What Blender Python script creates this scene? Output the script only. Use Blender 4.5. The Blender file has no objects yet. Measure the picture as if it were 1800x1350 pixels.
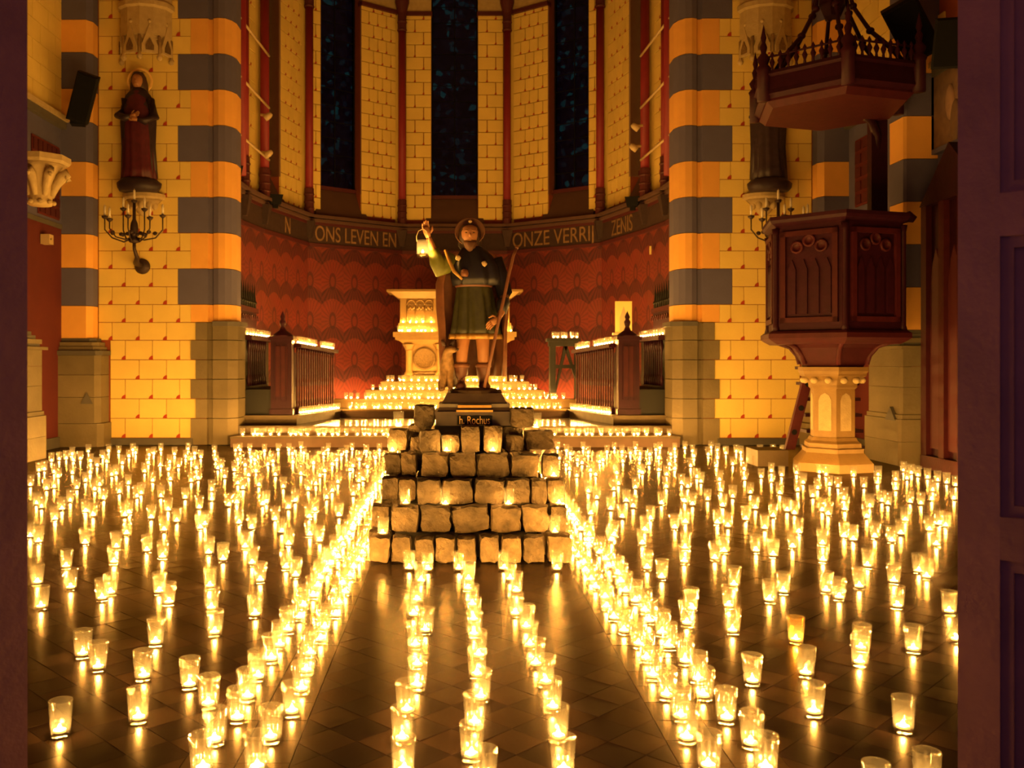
import bpy, bmesh, math, random
from math import sin, cos, pi, radians, sqrt, atan2, hypot
from mathutils import Vector, Matrix

random.seed(7)
R = random.Random(11)
sc = bpy.context.scene
COL = sc.collection

# ------------------------------------------------------------------ camera
# image plane 1800x1350, focal length 1600 px, vanishing point of the nave (797, 636)
FPX, VPX, VPY, CAMH = 1600.0, 797.0, 636.0, 1.3
cam_d = bpy.data.cameras.new('camera')
cam = bpy.data.objects.new('camera', cam_d)
COL.objects.link(cam)
cam.location = (0, 0, CAMH)
cam.rotation_euler = (pi / 2, 0, 0)
cam_d.sensor_width = 36.0
cam_d.lens = FPX / 1800 * 36
cam_d.shift_x = (900 - VPX) / 1800
cam_d.shift_y = -(675 - VPY) / 1800
cam_d.clip_start = 0.05
cam_d.dof.use_dof = True
cam_d.dof.focus_distance = 5.2
cam_d.dof.aperture_fstop = 4.5
sc.camera = cam

# ------------------------------------------------------------------ world: dusk sky behind the church
w = bpy.data.worlds.new('dusk')
sc.world = w
w.use_nodes = True
bg = w.node_tree.nodes['Background']
bg.inputs[0].default_value = (0.50, 0.23, 0.62, 1)
bg.inputs[1].default_value = 0.21

# ------------------------------------------------------------------ view
sc.view_settings.view_transform = 'Standard'
sc.view_settings.look = 'None'
sc.view_settings.gamma = 1.0
sc.view_settings.use_curve_mapping = False
sc.view_settings.exposure = 0.0
sc.cycles.transparent_max_bounces = 16
sc.cycles.max_bounces = 5
sc.cycles.diffuse_bounces = 3
sc.cycles.glossy_bounces = 2
sc.cycles.transmission_bounces = 4
sc.cycles.sample_clamp_indirect = 4.0
sc.cycles.caustics_reflective = False
sc.cycles.caustics_refractive = False

FLAME_RGB = (1.0, 0.50, 0.10)
FLAME_POWER = 3200.0

# ------------------------------------------------------------------ helpers
def U(px, py, d):
    return Vector(((px - VPX) * d / FPX, d, CAMH + (VPY - py) * d / FPX))

def F(px, py, z=0.0):
    d = FPX * (CAMH - z) / (py - VPY)
    return Vector(((px - VPX) * d / FPX, d, z))

class MB:
    def __init__(s):
        s.v, s.f, s.m, s.cur = [], [], [], 0
    def add(s, vs, fs):
        o = len(s.v)
        s.v += [tuple(p) for p in vs]
        for f in fs:
            s.f.append(tuple(i + o for i in f)); s.m.append(s.cur)
    def box(s, x0, y0, z0, x1, y1, z1):
        s.add([(x0,y0,z0),(x1,y0,z0),(x1,y1,z0),(x0,y1,z0),(x0,y0,z1),(x1,y0,z1),(x1,y1,z1),(x0,y1,z1)],
              [(0,3,2,1),(4,5,6,7),(0,1,5,4),(1,2,6,5),(2,3,7,6),(3,0,4,7)])
        return s
    def cbox(s, x0, y0, z0, x1, y1, z1, b):
        """box whose front (y0) face is chamfered by b"""
        s.add([(x0,y1,z0),(x1,y1,z0),(x1,y1,z1),(x0,y1,z1),
               (x0,y0+b,z0),(x1,y0+b,z0),(x1,y0+b,z1),(x0,y0+b,z1),
               (x0+b,y0,z0+b),(x1-b,y0,z0+b),(x1-b,y0,z1-b),(x0+b,y0,z1-b)],
              [(0,1,2,3),(8,9,10,11)[::1],(0,4,5,1),(1,5,6,2),(2,6,7,3),(3,7,4,0),
               (4,8,9,5)[::1],(5,9,10,6),(6,10,11,7),(7,11,8,4)])
        return s
    def frustum(s, cx, cy, z0, hx0, hy0, z1, hx1, hy1):
        s.add([(cx-hx0,cy-hy0,z0),(cx+hx0,cy-hy0,z0),(cx+hx0,cy+hy0,z0),(cx-hx0,cy+hy0,z0),
               (cx-hx1,cy-hy1,z1),(cx+hx1,cy-hy1,z1),(cx+hx1,cy+hy1,z1),(cx-hx1,cy+hy1,z1)],
              [(0,3,2,1),(4,5,6,7),(0,1,5,4),(1,2,6,5),(2,3,7,6),(3,0,4,7)])
        return s
    def prism(s, poly, z0, z1):
        n = len(poly)
        s.add([(x,y,z0) for x,y in poly] + [(x,y,z1) for x,y in poly],
              [tuple(range(n))[::-1], tuple(range(n, 2*n))] + [(i,(i+1)%n,n+(i+1)%n,n+i) for i in range(n)])
        return s
    def slab(s, poly, y0, y1):
        """polygon in x,z extruded along y"""
        n = len(poly)
        s.add([(x,y0,z) for x,z in poly] + [(x,y1,z) for x,z in poly],
              [tuple(range(n)), tuple(range(n, 2*n))[::-1]] + [(i,n+i,n+(i+1)%n,(i+1)%n) for i in range(n)])
        return s
    def lathe(s, prof, n=16, c=(0,0,0), mod=None, rot=0.0, closed=False):
        vs, fs = [], []
        k = len(prof)
        for j,(r,z) in enumerate(prof):
            for i in range(n):
                a = 2*pi*i/n + rot
                rr = r * (mod(a, j, z) if mod else 1)
                vs.append((c[0]+rr*cos(a), c[1]+rr*sin(a), c[2]+z))
        for j in range(k-1 if not closed else k):
            j2 = (j+1) % k
            for i in range(n):
                i2 = (i+1) % n
                fs.append((j*n+i, j*n+i2, j2*n+i2, j2*n+i))
        if not closed:
            if prof[0][0] > 1e-5: fs.append(tuple(range(n))[::-1])
            if prof[-1][0] > 1e-5: fs.append(tuple((k-1)*n+i for i in range(n)))
        s.add(vs, fs)
        return s
    def loft(s, rings, n=28):
        """rings: (cx,cy,cz,rx,ry[,amp,nf,phase])"""
        vs, fs = [], []
        for rg in rings:
            cx,cy,cz,rx,ry = rg[:5]
            amp,nf,ph = (list(rg[5:]) + [0,0,0])[:3]
            for i in range(n):
                a = 2*pi*i/n
                q = 1 + amp*cos(nf*a+ph) + amp*.5*cos((nf*1.7//1)*a+ph*2.3)
                vs.append((cx+rx*q*cos(a), cy+ry*q*sin(a), cz))
        k = len(rings)
        for j in range(k-1):
            for i in range(n):
                i2=(i+1)%n
                fs.append((j*n+i, j*n+i2, (j+1)*n+i2, (j+1)*n+i))
        fs.append(tuple(range(n))[::-1]); fs.append(tuple((k-1)*n+i for i in range(n)))
        s.add(vs, fs)
        return s
    def tube(s, pts, rad, n=8):
        pts = [Vector(p) for p in pts]
        if not isinstance(rad, (list, tuple)): rad = [rad]*len(pts)
        vs, fs = [], []
        up = Vector((0.13, 0.31, 0.94)).normalized()
        for j,p in enumerate(pts):
            t = (pts[min(j+1,len(pts)-1)] - pts[max(j-1,0)]).normalized()
            a = t.cross(up)
            if a.length < 1e-3: a = t.cross(Vector((1,0,0)))
            a.normalize(); b = t.cross(a).normalized()
            for i in range(n):
                th = 2*pi*i/n
                q = p + (a*cos(th) + b*sin(th))*rad[j]
                vs.append(tuple(q))
        for j in range(len(pts)-1):
            for i in range(n):
                i2=(i+1)%n
                fs.append((j*n+i, j*n+i2, (j+1)*n+i2, (j+1)*n+i))
        fs.append(tuple(range(n))[::-1]); fs.append(tuple((len(pts)-1)*n+i for i in range(n)))
        s.add(vs, fs)
        return s
    def ball(s, c, rx, ry=None, rz=None, n=12, m=8):
        ry = rx if ry is None else ry; rz = rx if rz is None else rz
        vs, fs = [(c[0],c[1],c[2]-rz)], []
        for j in range(1,m):
            ph = -pi/2 + pi*j/m
            for i in range(n):
                a=2*pi*i/n
                vs.append((c[0]+rx*cos(ph)*cos(a), c[1]+ry*cos(ph)*sin(a), c[2]+rz*sin(ph)))
        vs.append((c[0],c[1],c[2]+rz))
        for i in range(n):
            i2=(i+1)%n
            fs.append((0,1+i2,1+i))
            for j in range(m-2):
                b=1+j*n
                fs.append((b+i,b+i2,b+n+i2,b+n+i))
            fs.append((1+(m-2)*n+i,1+(m-2)*n+i2,len(vs)-1))
        s.add(vs, fs)
        return s
    def xf(s, M, start=0):
        s.v[start:] = [tuple(M @ Vector(p)) for p in s.v[start:]]
        return s
    def mesh(s, name, mats, smooth=False, pattern_glow=None):
        me = bpy.data.meshes.new(name)
        me.from_pydata(s.v, [], s.f)
        if pattern_glow is not None:
            me.attributes.new('pattern_glow', 'FLOAT', 'POINT').data.foreach_set('value', [float(q) for q in pattern_glow])
        if not isinstance(mats, (list, tuple)): mats = [mats]
        for m in mats: me.materials.append(m)
        if len(mats) > 1: me.polygons.foreach_set('material_index', s.m)
        if smooth: me.polygons.foreach_set('use_smooth', [True]*len(me.polygons))
        bm = bmesh.new(); bm.from_mesh(me)
        bmesh.ops.recalc_face_normals(bm, faces=bm.faces)
        bm.to_mesh(me); bm.free()
        me.update()
        return me

def ob(name, me, parent=None, loc=None, rot=None, kind=None):
    o = bpy.data.objects.new(name, me)
    COL.objects.link(o)
    if parent is not None: o.parent = parent
    if loc is not None: o.location = loc
    if rot is not None: o.rotation_euler = rot
    if kind: o['kind'] = kind
    return o

def tag(o, label, cat, group=None):
    o['label'] = label; o['category'] = cat
    if group: o['group'] = group
    return o

def thing(name, label, cat, loc=(0,0,0), rz=0.0, group=None):
    o = bpy.data.objects.new(name, None)
    COL.objects.link(o)
    o.empty_display_size = 0.1
    o.location = loc; o.rotation_euler = (0,0,rz)
    return tag(o, label, cat, group)

def struct(name, me, label=None):
    o = ob(name, me, kind='structure')
    if label: o['label'] = label
    return o

def local(parent, p):
    return Vector(p) - parent.location

# ------------------------------------------------------------------ materials
def mat(name, col, rough=0.7, var=0.12, scale=6.0, bump=0.0, bscale=40.0, metal=0.0, spec=0.4, col2=None):
    m = bpy.data.materials.new(name); m.use_nodes = True
    nt = m.node_tree; b = nt.nodes['Principled BSDF']
    b.inputs['Roughness'].default_value = rough
    b.inputs['Metallic'].default_value = metal
    b.inputs['Specular IOR Level'].default_value = spec
    geo = nt.nodes.new('ShaderNodeNewGeometry')
    n = nt.nodes.new('ShaderNodeTexNoise'); n.inputs['Scale'].default_value = scale
    n.inputs['Detail'].default_value = 5
    nt.links.new(geo.outputs['Position'], n.inputs['Vector'])
    mx = nt.nodes.new('ShaderNodeMix'); mx.data_type = 'RGBA'
    c2 = col2 or tuple(c*(1-2*var) for c in col)
    mx.inputs['A'].default_value = (*c2, 1)
    mx.inputs['B'].default_value = (*tuple(min(1,c*(1+var)) for c in col), 1)
    nt.links.new(n.outputs['Fac'], mx.inputs['Factor'])
    # every piece its own slight tone
    oi = nt.nodes.new('ShaderNodeObjectInfo')
    hs = nt.nodes.new('ShaderNodeHueSaturation')
    mr = nt.nodes.new('ShaderNodeMapRange')
    mr.inputs['To Min'].default_value = 1-var*.7; mr.inputs['To Max'].default_value = 1+var*.7
    nt.links.new(oi.outputs['Random'], mr.inputs['Value'])
    nt.links.new(mr.outputs['Result'], hs.inputs['Value'])
    nt.links.new(mx.outputs['Result'], hs.inputs['Color'])
    nt.links.new(hs.outputs['Color'], b.inputs['Base Color'])
    if bump:
        n2 = nt.nodes.new('ShaderNodeTexNoise'); n2.inputs['Scale'].default_value = bscale
        n2.inputs['Detail'].default_value = 6
        nt.links.new(geo.outputs['Position'], n2.inputs['Vector'])
        bp = nt.nodes.new('ShaderNodeBump'); bp.inputs['Strength'].default_value = bump
        bp.inputs['Distance'].default_value = 0.02
        nt.links.new(n2.outputs['Fac'], bp.inputs['Height'])
        nt.links.new(bp.outputs['Normal'], b.inputs['Normal'])
    return m

M = {}
M['cream']   = mat('painted_cream_stone', (0.78,0.59,0.17), .75, .07, 3, .12)
M['joint']   = mat('red_brown_joint_paint', (0.30,0.07,0.03), .85, .1)
M['mark']    = mat('red_joint_mark', (0.42,0.05,0.02), .8, .1)
M['slate']   = mat('painted_slate_grey', (0.108,0.102,0.20), .75, .07, 5, .1)
M['orange']  = mat('painted_orange_stone', (0.80,0.42,0.10), .75, .07, 4, .1)
M['greystone'] = mat('grey_limestone', (0.185,0.148,0.088), .8, .2, 2.2, .25, 25)
M['greydark'] = mat('dark_limestone_band', (0.10,0.09,0.08), .7, .12)
M['carved']  = mat('carved_pale_stone', (0.50,0.38,0.19), .7, .14, 12, .3, 60)
M['altar']   = mat('gilded_altar_stone', (0.27,0.165,0.055), .55, .12, 9, .25, 60)
M['altar_dark'] = mat('altar_relief', (0.20,0.12,0.04), .6, .35, 38, .9, 46)
M['redwall'] = mat('plain_red_wall', (0.115,0.016,0.018), .8, .12, 2)
M['redcol']  = mat('red_colonnette', (0.22,0.016,0.030), .55, .1, 4)
M['redring'] = mat('dark_red_ring', (0.075,0.012,0.018), .6, .1)
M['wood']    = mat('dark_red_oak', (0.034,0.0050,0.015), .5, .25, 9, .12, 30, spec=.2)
M['woodlit'] = mat('red_oak_candlelit', (0.062,0.010,0.015), .5, .22, 9, .1, 30, spec=.2)  # lit copy of the dark oak, candlelight put into the colour
M['doorwood'] = mat('door_oak', (0.34,0.17,0.12), .6, .18, 7, .12, 40)
M['black']   = mat('black_plastic', (0.007,0.007,0.010), .7, .1, spec=.15)
M['blackwood'] = mat('black_painted_wood', (0.006,0.0055,0.006), .6, .1)
M['iron']    = mat('dark_wrought_iron', (0.05,0.03,0.028), .5, .1, metal=.3)
M['frieze']  = mat('painted_frieze', (0.045,0.022,0.024), .75, .25, 14)
M['gilt']    = mat('gilt_lettering', (0.30,0.17,0.08), .6, .35, 9)
M['sill']    = mat('sill_stone', (0.10,0.050,0.042), .8, .12, 3)
M['reveal']  = mat('window_reveal', (0.36,0.22,0.15), .8, .1, 3)
M['candlewax'] = mat('ivory_wax', (0.72,0.66,0.50), .5, .05)
M['vault']   = mat('vault_plaster', (0.30,0.22,0.15), .9, .1)
M['robe']    = mat('dark_robe', (0.035,0.020,0.030), .5, .3, 14)
M['robered'] = mat('dark_red_robe', (0.10,0.012,0.028), .5, .3, 12)
M['flesh']   = mat('painted_flesh', (0.34,0.155,0.065), .5, .1, 12)
M['hair']    = mat('painted_dark_hair', (0.05,0.025,0.015), .55, .3, 30)
M['hat']     = mat('brown_felt_hat', (0.20,0.095,0.05), .7, .2, 20)
M['beard']   = mat('brown_beard', (0.12,0.055,0.028), .6, .3, 40)
M['halo']    = mat('gilt_halo', (0.90,0.60,0.20), .5, .05)
M['cape']    = mat('blue_black_cape', (0.011,0.010,0.018), .42, .3, 16)
M['tunic']   = mat('dark_green_tunic', (0.034,0.034,0.013), .45, .35, 22)
M['cloak']   = mat('brown_red_cloak', (0.17,0.065,0.03), .5, .3, 16)
M['sleeve']  = mat('olive_sleeve', (0.14,0.15,0.025), .5, .25, 20)
M['letters'] = mat('gilt_letters', (0.85,0.52,0.14), .5, .1, 30)
M['gold']    = mat('gilt_trim', (0.50,0.28,0.06), .4, .25, 30, metal=.2)
M['shell']   = mat('shell_badge', (0.50,0.38,0.20), .5, .1)
M['boot']    = mat('painted_boot', (0.14,0.055,0.035), .45, .2, 14)
M['dog']     = mat('painted_dog', (0.34,0.20,0.08), .6, .5, 26)
M['dogdark'] = mat('painted_dog_dark', (0.06,0.03,0.02), .6, .3)
M['staff']   = mat('staff_wood', (0.16,0.065,0.035), .5, .15, 14)
M['plinth']  = mat('dark_pedestal', (0.055,0.036,0.024), .4, .3, 14)
M['sett']    = mat('granite_sett', (0.115,0.080,0.043), .85, .55, 12, 1.0, 30)
M['core']    = mat('dark_timber_core', (0.02,0.014,0.01), .9, .1)
M['tin']     = mat('tealight_tin', (0.6,0.56,0.5), .35, .05, metal=.8)
M['cable']   = mat('black_cable', (0.01,0.01,0.012), .5, .05)
M['lamp']    = mat('ivory_lamp_housing', (0.55,0.42,0.24), .5, .05)
M['paint1']  = mat('relief_painting', (0.22,0.13,0.08), .6, .6, 7, 0, col2=(0.08,0.05,0.06))
M['paper']   = mat('cream_card', (0.80,0.66,0.24), .7, .05)
M['chancel'] = mat('polished_chancel_floor', (0.06,0.038,0.017), .16, .2, 3, spec=.2)
M['stepstone'] = mat('step_stone', (0.11,0.075,0.038), .6, .2, 6, .1)
M['altarstep'] = mat('altar_step_stone', (0.22,0.13,0.045), .5, .1, 6)
M['stepface'] = mat('dark_step_riser', (0.12,0.065,0.04), .6, .2, 6)
M['lead']    = mat('lead_came', (0.006,0.006,0.008), .8, .1, spec=.1)

def tilemat(name, col, rough):
    m = mat(name, col, .8, .22, 5, .06, 9, spec=0.0)
    nt = m.node_tree; b = nt.nodes['Principled BSDF']; out = nt.nodes['Material Output']
    gl = nt.nodes.new('ShaderNodeBsdfGlossy'); gl.inputs['Roughness'].default_value = rough      # worn wax polish
    gl.inputs[0].default_value = (1.0, .86, .66, 1)
    fr = nt.nodes.new('ShaderNodeFresnel'); fr.inputs['IOR'].default_value = 1.4
    mu = nt.nodes.new('ShaderNodeMath'); mu.operation = 'MULTIPLY'; mu.inputs[1].default_value = .42
    mx = nt.nodes.new('ShaderNodeMixShader')
    nt.links.new(fr.outputs[0], mu.inputs[0]); nt.links.new(mu.outputs[0], mx.inputs[0])
    nt.links.new(b.outputs[0], mx.inputs[1]); nt.links.new(gl.outputs[0], mx.inputs[2])
    nt.links.new(mx.outputs[0], out.inputs[0])
    bp = [n for n in nt.nodes if n.type == 'BUMP']
    if bp: nt.links.new(bp[0].outputs[0], gl.inputs['Normal'])
    return m
M['tile_l'] = tilemat('light_floor_tile', (0.021,0.0115,0.0085), .27)
M['tile_d'] = tilemat('dark_floor_tile', (0.010,0.0055,0.0060), .27)
M['tile_b'] = tilemat('border_floor_tile', (0.020,0.0125,0.0080), .27)
M['grout'] = mat('floor_joint', (0.022,0.014,0.010), .8, .1)

def glassmat(name, tint, body, rim):
    m = bpy.data.materials.new(name); m.use_nodes = True
    nt = m.node_tree; nt.nodes.remove(nt.nodes['Principled BSDF'])
    out = nt.nodes['Material Output']
    tr = nt.nodes.new('ShaderNodeBsdfTransparent'); tr.inputs[0].default_value = (*tint,1)
    tl = nt.nodes.new('ShaderNodeBsdfTranslucent'); tl.inputs[0].default_value = (.92,.90,.86,1)
    df = nt.nodes.new('ShaderNodeBsdfDiffuse'); df.inputs[0].default_value = (.9,.88,.84,1)
    gl = nt.nodes.new('ShaderNodeBsdfGlossy'); gl.inputs['Roughness'].default_value = .06
    a = nt.nodes.new('ShaderNodeMixShader'); a.inputs[0].default_value = .45
    nt.links.new(tl.outputs[0], a.inputs[1]); nt.links.new(df.outputs[0], a.inputs[2])
    b = nt.nodes.new('ShaderNodeMixShader')
    at = nt.nodes.new('ShaderNodeAttribute'); at.attribute_name = 'pattern_glow'    # pressed pattern, plus painted-in light streaks and glow towards the rim
    mr = nt.nodes.new('ShaderNodeMapRange'); mr.inputs['To Min'].default_value = body; mr.inputs['To Max'].default_value = rim
    nt.links.new(at.outputs['Fac'], mr.inputs['Value']); nt.links.new(mr.outputs['Result'], b.inputs[0])
    nt.links.new(tr.outputs[0], b.inputs[1]); nt.links.new(a.outputs[0], b.inputs[2])
    lw = nt.nodes.new('ShaderNodeLayerWeight'); lw.inputs['Blend'].default_value = .22
    c = nt.nodes.new('ShaderNodeMixShader')
    mu = nt.nodes.new('ShaderNodeMath'); mu.operation='MULTIPLY'; mu.inputs[1].default_value = .40
    nt.links.new(lw.outputs['Facing'], mu.inputs[0])
    nt.links.new(mu.outputs[0], c.inputs[0])
    nt.links.new(b.outputs[0], c.inputs[1]); nt.links.new(gl.outputs[0], c.inputs[2])
    nt.links.new(c.outputs[0], out.inputs[0])
    return m
M['glass'] = glassmat('votive_glass', (.97,.95,.90), .007, .034)
M['amber'] = glassmat('amber_votive_glass', (.96,.80,.45), .02, .05)

def emit(name, rgb, strength):
    m = bpy.data.materials.new(name); m.use_nodes = True
    nt = m.node_tree; nt.nodes.remove(nt.nodes['Principled BSDF'])
    e = nt.nodes.new('ShaderNodeEmission'); e.inputs[0].default_value=(*rgb,1); e.inputs[1].default_value=strength
    nt.links.new(e.outputs[0], nt.nodes['Material Output'].inputs[0])
    return m
M['flame'] = emit('candle_flame', FLAME_RGB, FLAME_POWER)

# stained glass: dark leaded pieces that let the dusk through
def stained():
    m = bpy.data.materials.new('stained_glass'); m.use_nodes = True
    nt = m.node_tree; nt.nodes.remove(nt.nodes['Principled BSDF'])
    out = nt.nodes['Material Output']
    geo = nt.nodes.new('ShaderNodeNewGeometry')
    vo = nt.nodes.new('ShaderNodeTexVoronoi'); vo.inputs['Scale'].default_value = 9
    nt.links.new(geo.outputs['Position'], vo.inputs['Vector'])
    rp = nt.nodes.new('ShaderNodeValToRGB')
    el = rp.color_ramp.elements
    el[0].position=.0; el[0].color=(.07,.065,.07,1)
    el[1].position=.62; el[1].color=(.12,.11,.12,1)
    e=el.new(.84); e.color=(.13,.16,.14,1)
    e=el.new(.97); e.color=(.15,.55,.35,1)
    sp = nt.nodes.new('ShaderNodeSeparateColor')
    nt.links.new(vo.outputs['Color'], sp.inputs[0])
    nt.links.new(sp.outputs[0], rp.inputs['Fac'])
    tr = nt.nodes.new('ShaderNodeBsdfTransparent')
    nt.links.new(rp.outputs[0], tr.inputs[0])
    gl = nt.nodes.new('ShaderNodeBsdfGlossy'); gl.inputs['Roughness'].default_value=.25
    gl.inputs[0].default_value=(.4,.4,.5,1)
    mx = nt.nodes.new('ShaderNodeMixShader'); mx.inputs[0].default_value=.04
    nt.links.new(tr.outputs[0], mx.inputs[1]); nt.links.new(gl.outputs[0], mx.inputs[2])
    nt.links.new(mx.outputs[0], out.inputs[0])
    return m
M['stained'] = stained()

# painted damask hanging: scalloped bands and keyhole motifs, drawn on uv = (metres along, metres up)
def damask():
    m = bpy.data.materials.new('painted_red_damask'); m.use_nodes = True
    nt = m.node_tree; b = nt.nodes['Principled BSDF']; b.inputs['Roughness'].default_value=.75
    N = nt.nodes.new; L = nt.links.new
    uv = N('ShaderNodeUVMap'); sp = N('ShaderNodeSeparateXYZ'); L(uv.outputs[0], sp.inputs[0])
    def mth(op, a, b2=None, c=None):
        n = N('ShaderNodeMath'); n.operation = op
        for i, x in enumerate((a, b2, c)):
            if x is None: continue
            if isinstance(x, (int, float)): n.inputs[i].default_value = x
            else: L(x, n.inputs[i])
        return n.outputs[0]
    u, z = sp.outputs[0], sp.outputs[1]
    cu = mth('SUBTRACT', mth('FRACT', mth('DIVIDE', u, .54)), .5)      # -.5 .. .5
    arch = mth('ABSOLUTE', mth('SINE', mth('MULTIPLY', mth('DIVIDE', u, .54), pi)))
    zz = mth('DIVIDE', z, .84)
    band = mth('FRACT', mth('ADD', zz, mth('MULTIPLY', arch, -.16)))
    isband = mth('LESS_THAN', band, .30)
    cz = mth('SUBTRACT', mth('FRACT', mth('ADD', zz, .90)), .5)
    # keyhole: ring around an upright oval
    e = mth('ADD', mth('POWER', mth('DIVIDE', cu, .16), 2.0), mth('POWER', mth('DIVIDE', cz, .22), 2.0))
    ring = mth('MULTIPLY', mth('GREATER_THAN', e, .35), mth('LESS_THAN', e, 1.0))
    # fine radiating strokes
    st = mth('SINE', mth('MULTIPLY', mth('ARCTAN2', cz, cu), 22.0))
    fine = mth('MULTIPLY', mth('GREATER_THAN', st, .2), .30)
    dark = mth('MINIMUM', mth('ADD', mth('ADD', mth('MULTIPLY', isband, .55), mth('MULTIPLY', ring, .55)), fine), .85)
    mx = N('ShaderNodeMix'); mx.data_type='RGBA'
    mx.inputs['A'].default_value=(.215,.027,.020,1); mx.inputs['B'].default_value=(.042,.005,.016,1)
    L(dark, mx.inputs['Factor'])
    ns = N('ShaderNodeTexNoise'); ns.inputs['Scale'].default_value = 3
    L(uv.outputs[0], ns.inputs['Vector'])
    m2 = N('ShaderNodeMix'); m2.data_type='RGBA'; m2.blend_type='MULTIPLY'; m2.inputs['Factor'].default_value=.4
    L(mx.outputs['Result'], m2.inputs['A']); L(ns.outputs['Color'], m2.inputs['B'])
    L(m2.outputs['Result'], b.inputs['Base Color'])
    return m
M['damask'] = damask()

AX = 0.027          # axis of the chancel
FAX = 0.10          # axis of the aisle paving
YW = 14.25          # plane of the chancel wall

# ================================================================== FLOOR
floor = struct('floor', MB().box(-6.6,-0.6,-0.12, 6.7,14.6,-0.006).mesh('floor', M['grout']),
               'brown tiled church floor laid in a diamond pattern')

def clipx(poly, x0, x1):
    for sgn, lim in ((1, x0), (-1, x1)):
        out = []
        for i in range(len(poly)):
            a, b2 = poly[i], poly[(i+1) % len(poly)]
            ia, ib = sgn*(a[0]-lim) >= 0, sgn*(b2[0]-lim) >= 0
            if ia: out.append(a)
            if ia != ib:
                t = (lim-a[0])/(b2[0]-a[0]); out.append((lim, a[1]+t*(b2[1]-a[1])))
        poly = out
        if len(poly) < 3: return []
    return poly

DG = 0.215           # diagonal of a diamond tile
HB = 0.175           # side of a border tile
XL1, XR1 = FAX-0.628, FAX+0.628
fields = [(-6.03, XL1-2*HB), (XL1, XR1), (XR1+2*HB, 6.08)]
tiles = []
for fi, (x0, x1) in enumerate(fields):
    j0, j1 = int(1.2/DG*2), int(14.2/DG*2)
    i0, i1 = int(x0/DG)-2, int(x1/DG)+2
    for j in range(j0, j1):
        for i in range(i0, i1):
            cx = FAX + (i + (0.5 if j % 2 else 0))*DG; cy = j*DG/2
            if cx+DG/2 < x0 or cx-DG/2 > x1: continue
            h = DG/2 - 0.0016
            full = [(cx-h,cy),(cx,cy-h),(cx+h,cy),(cx,cy+h)]
            p = clipx(full, x0+.001, x1-.001)
            if len(p) < 3: continue
            w_ = max(q[0] for q in p)-min(q[0] for q in p)
            if w_ < .02: continue
            tiles.append((hypot(cx, cy), p, (cx, cy), 'l' if j % 2 else 'd', len(p) == 4 and w_ > DG*.96))
for bx in (XL1-2*HB, XL1-HB, XR1, XR1+HB):
    y = 1.2
    while y < 14.1:
        p = [(bx+.0015,y),(bx+HB-.0015,y),(bx+HB-.0015,y+HB-.003),(bx+.0015,y+HB-.003)]
        tiles.append((hypot(bx,y), p, (bx+HB/2,y+HB/2), 'b', 'sq'))
        y += HB
def infr(c):
    px = VPX + FPX*c[0]/c[1]; py = VPY + FPX*CAMH/c[1]
    return -60 < px < 1760 and py < 1420
tiles.sort(key=lambda t: t[0])
shared = {}
def tile_mesh(key, poly, m):
    if key not in shared:
        b_ = MB(); b_.prism(poly, -.006, 0.0); shared[key] = b_.mesh('tile', m)
    return shared[key]
nind = 0
rest = MB()
TM = [M['tile_l'], M['tile_d'], M['tile_b']]
for d, p, c, kind, full in tiles:
    tx, ty = R.gauss(0,.0032), R.gauss(0,.0032)
    if nind < 300 and full and infr(c):
        nind += 1
        lp = [(q[0]-c[0], q[1]-c[1]) for q in p]
        me = tile_mesh((kind, full), lp, M['tile_'+kind])
        ob('tile', me, floor, (c[0],c[1],0), (tx,ty,0))
    else:
        rest.cur = 'ldb'.index(kind)
        n = len(p)
        vs = [(q[0],q[1],(q[1]-c[1])*tx-(q[0]-c[0])*ty) for q in p] + [(q[0],q[1],-.006) for q in p]
        rest.add(vs, [tuple(range(n))] + [(i,n+i,n+(i+1)%n,(i+1)%n) for i in range(n)])
ob('tiles', rest.mesh('tiles', TM), floor, kind='stuff')

# ================================================================== CHANCEL WALL with painted stones
def course_list():
    out, z = [], 0.11
    for k in range(5):
        out.append((z, z+.3056, 'base', k)); z += .3056
    out.append((z, z+.28, 'base2', 5)); z += .28
    out.append((z, z+.28, 'o', 6)); z += .28
    q, k = 'g', 7
    while z < 7.9:
        for _ in range(2):
            out.append((z, z+.28, q, k)); z += .28; k += 1
        q = 'o' if q == 'g' else 'g'
    return out
COURSES = course_list()
ZTOP = COURSES[-1][1]
CEIL = 10.2

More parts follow.
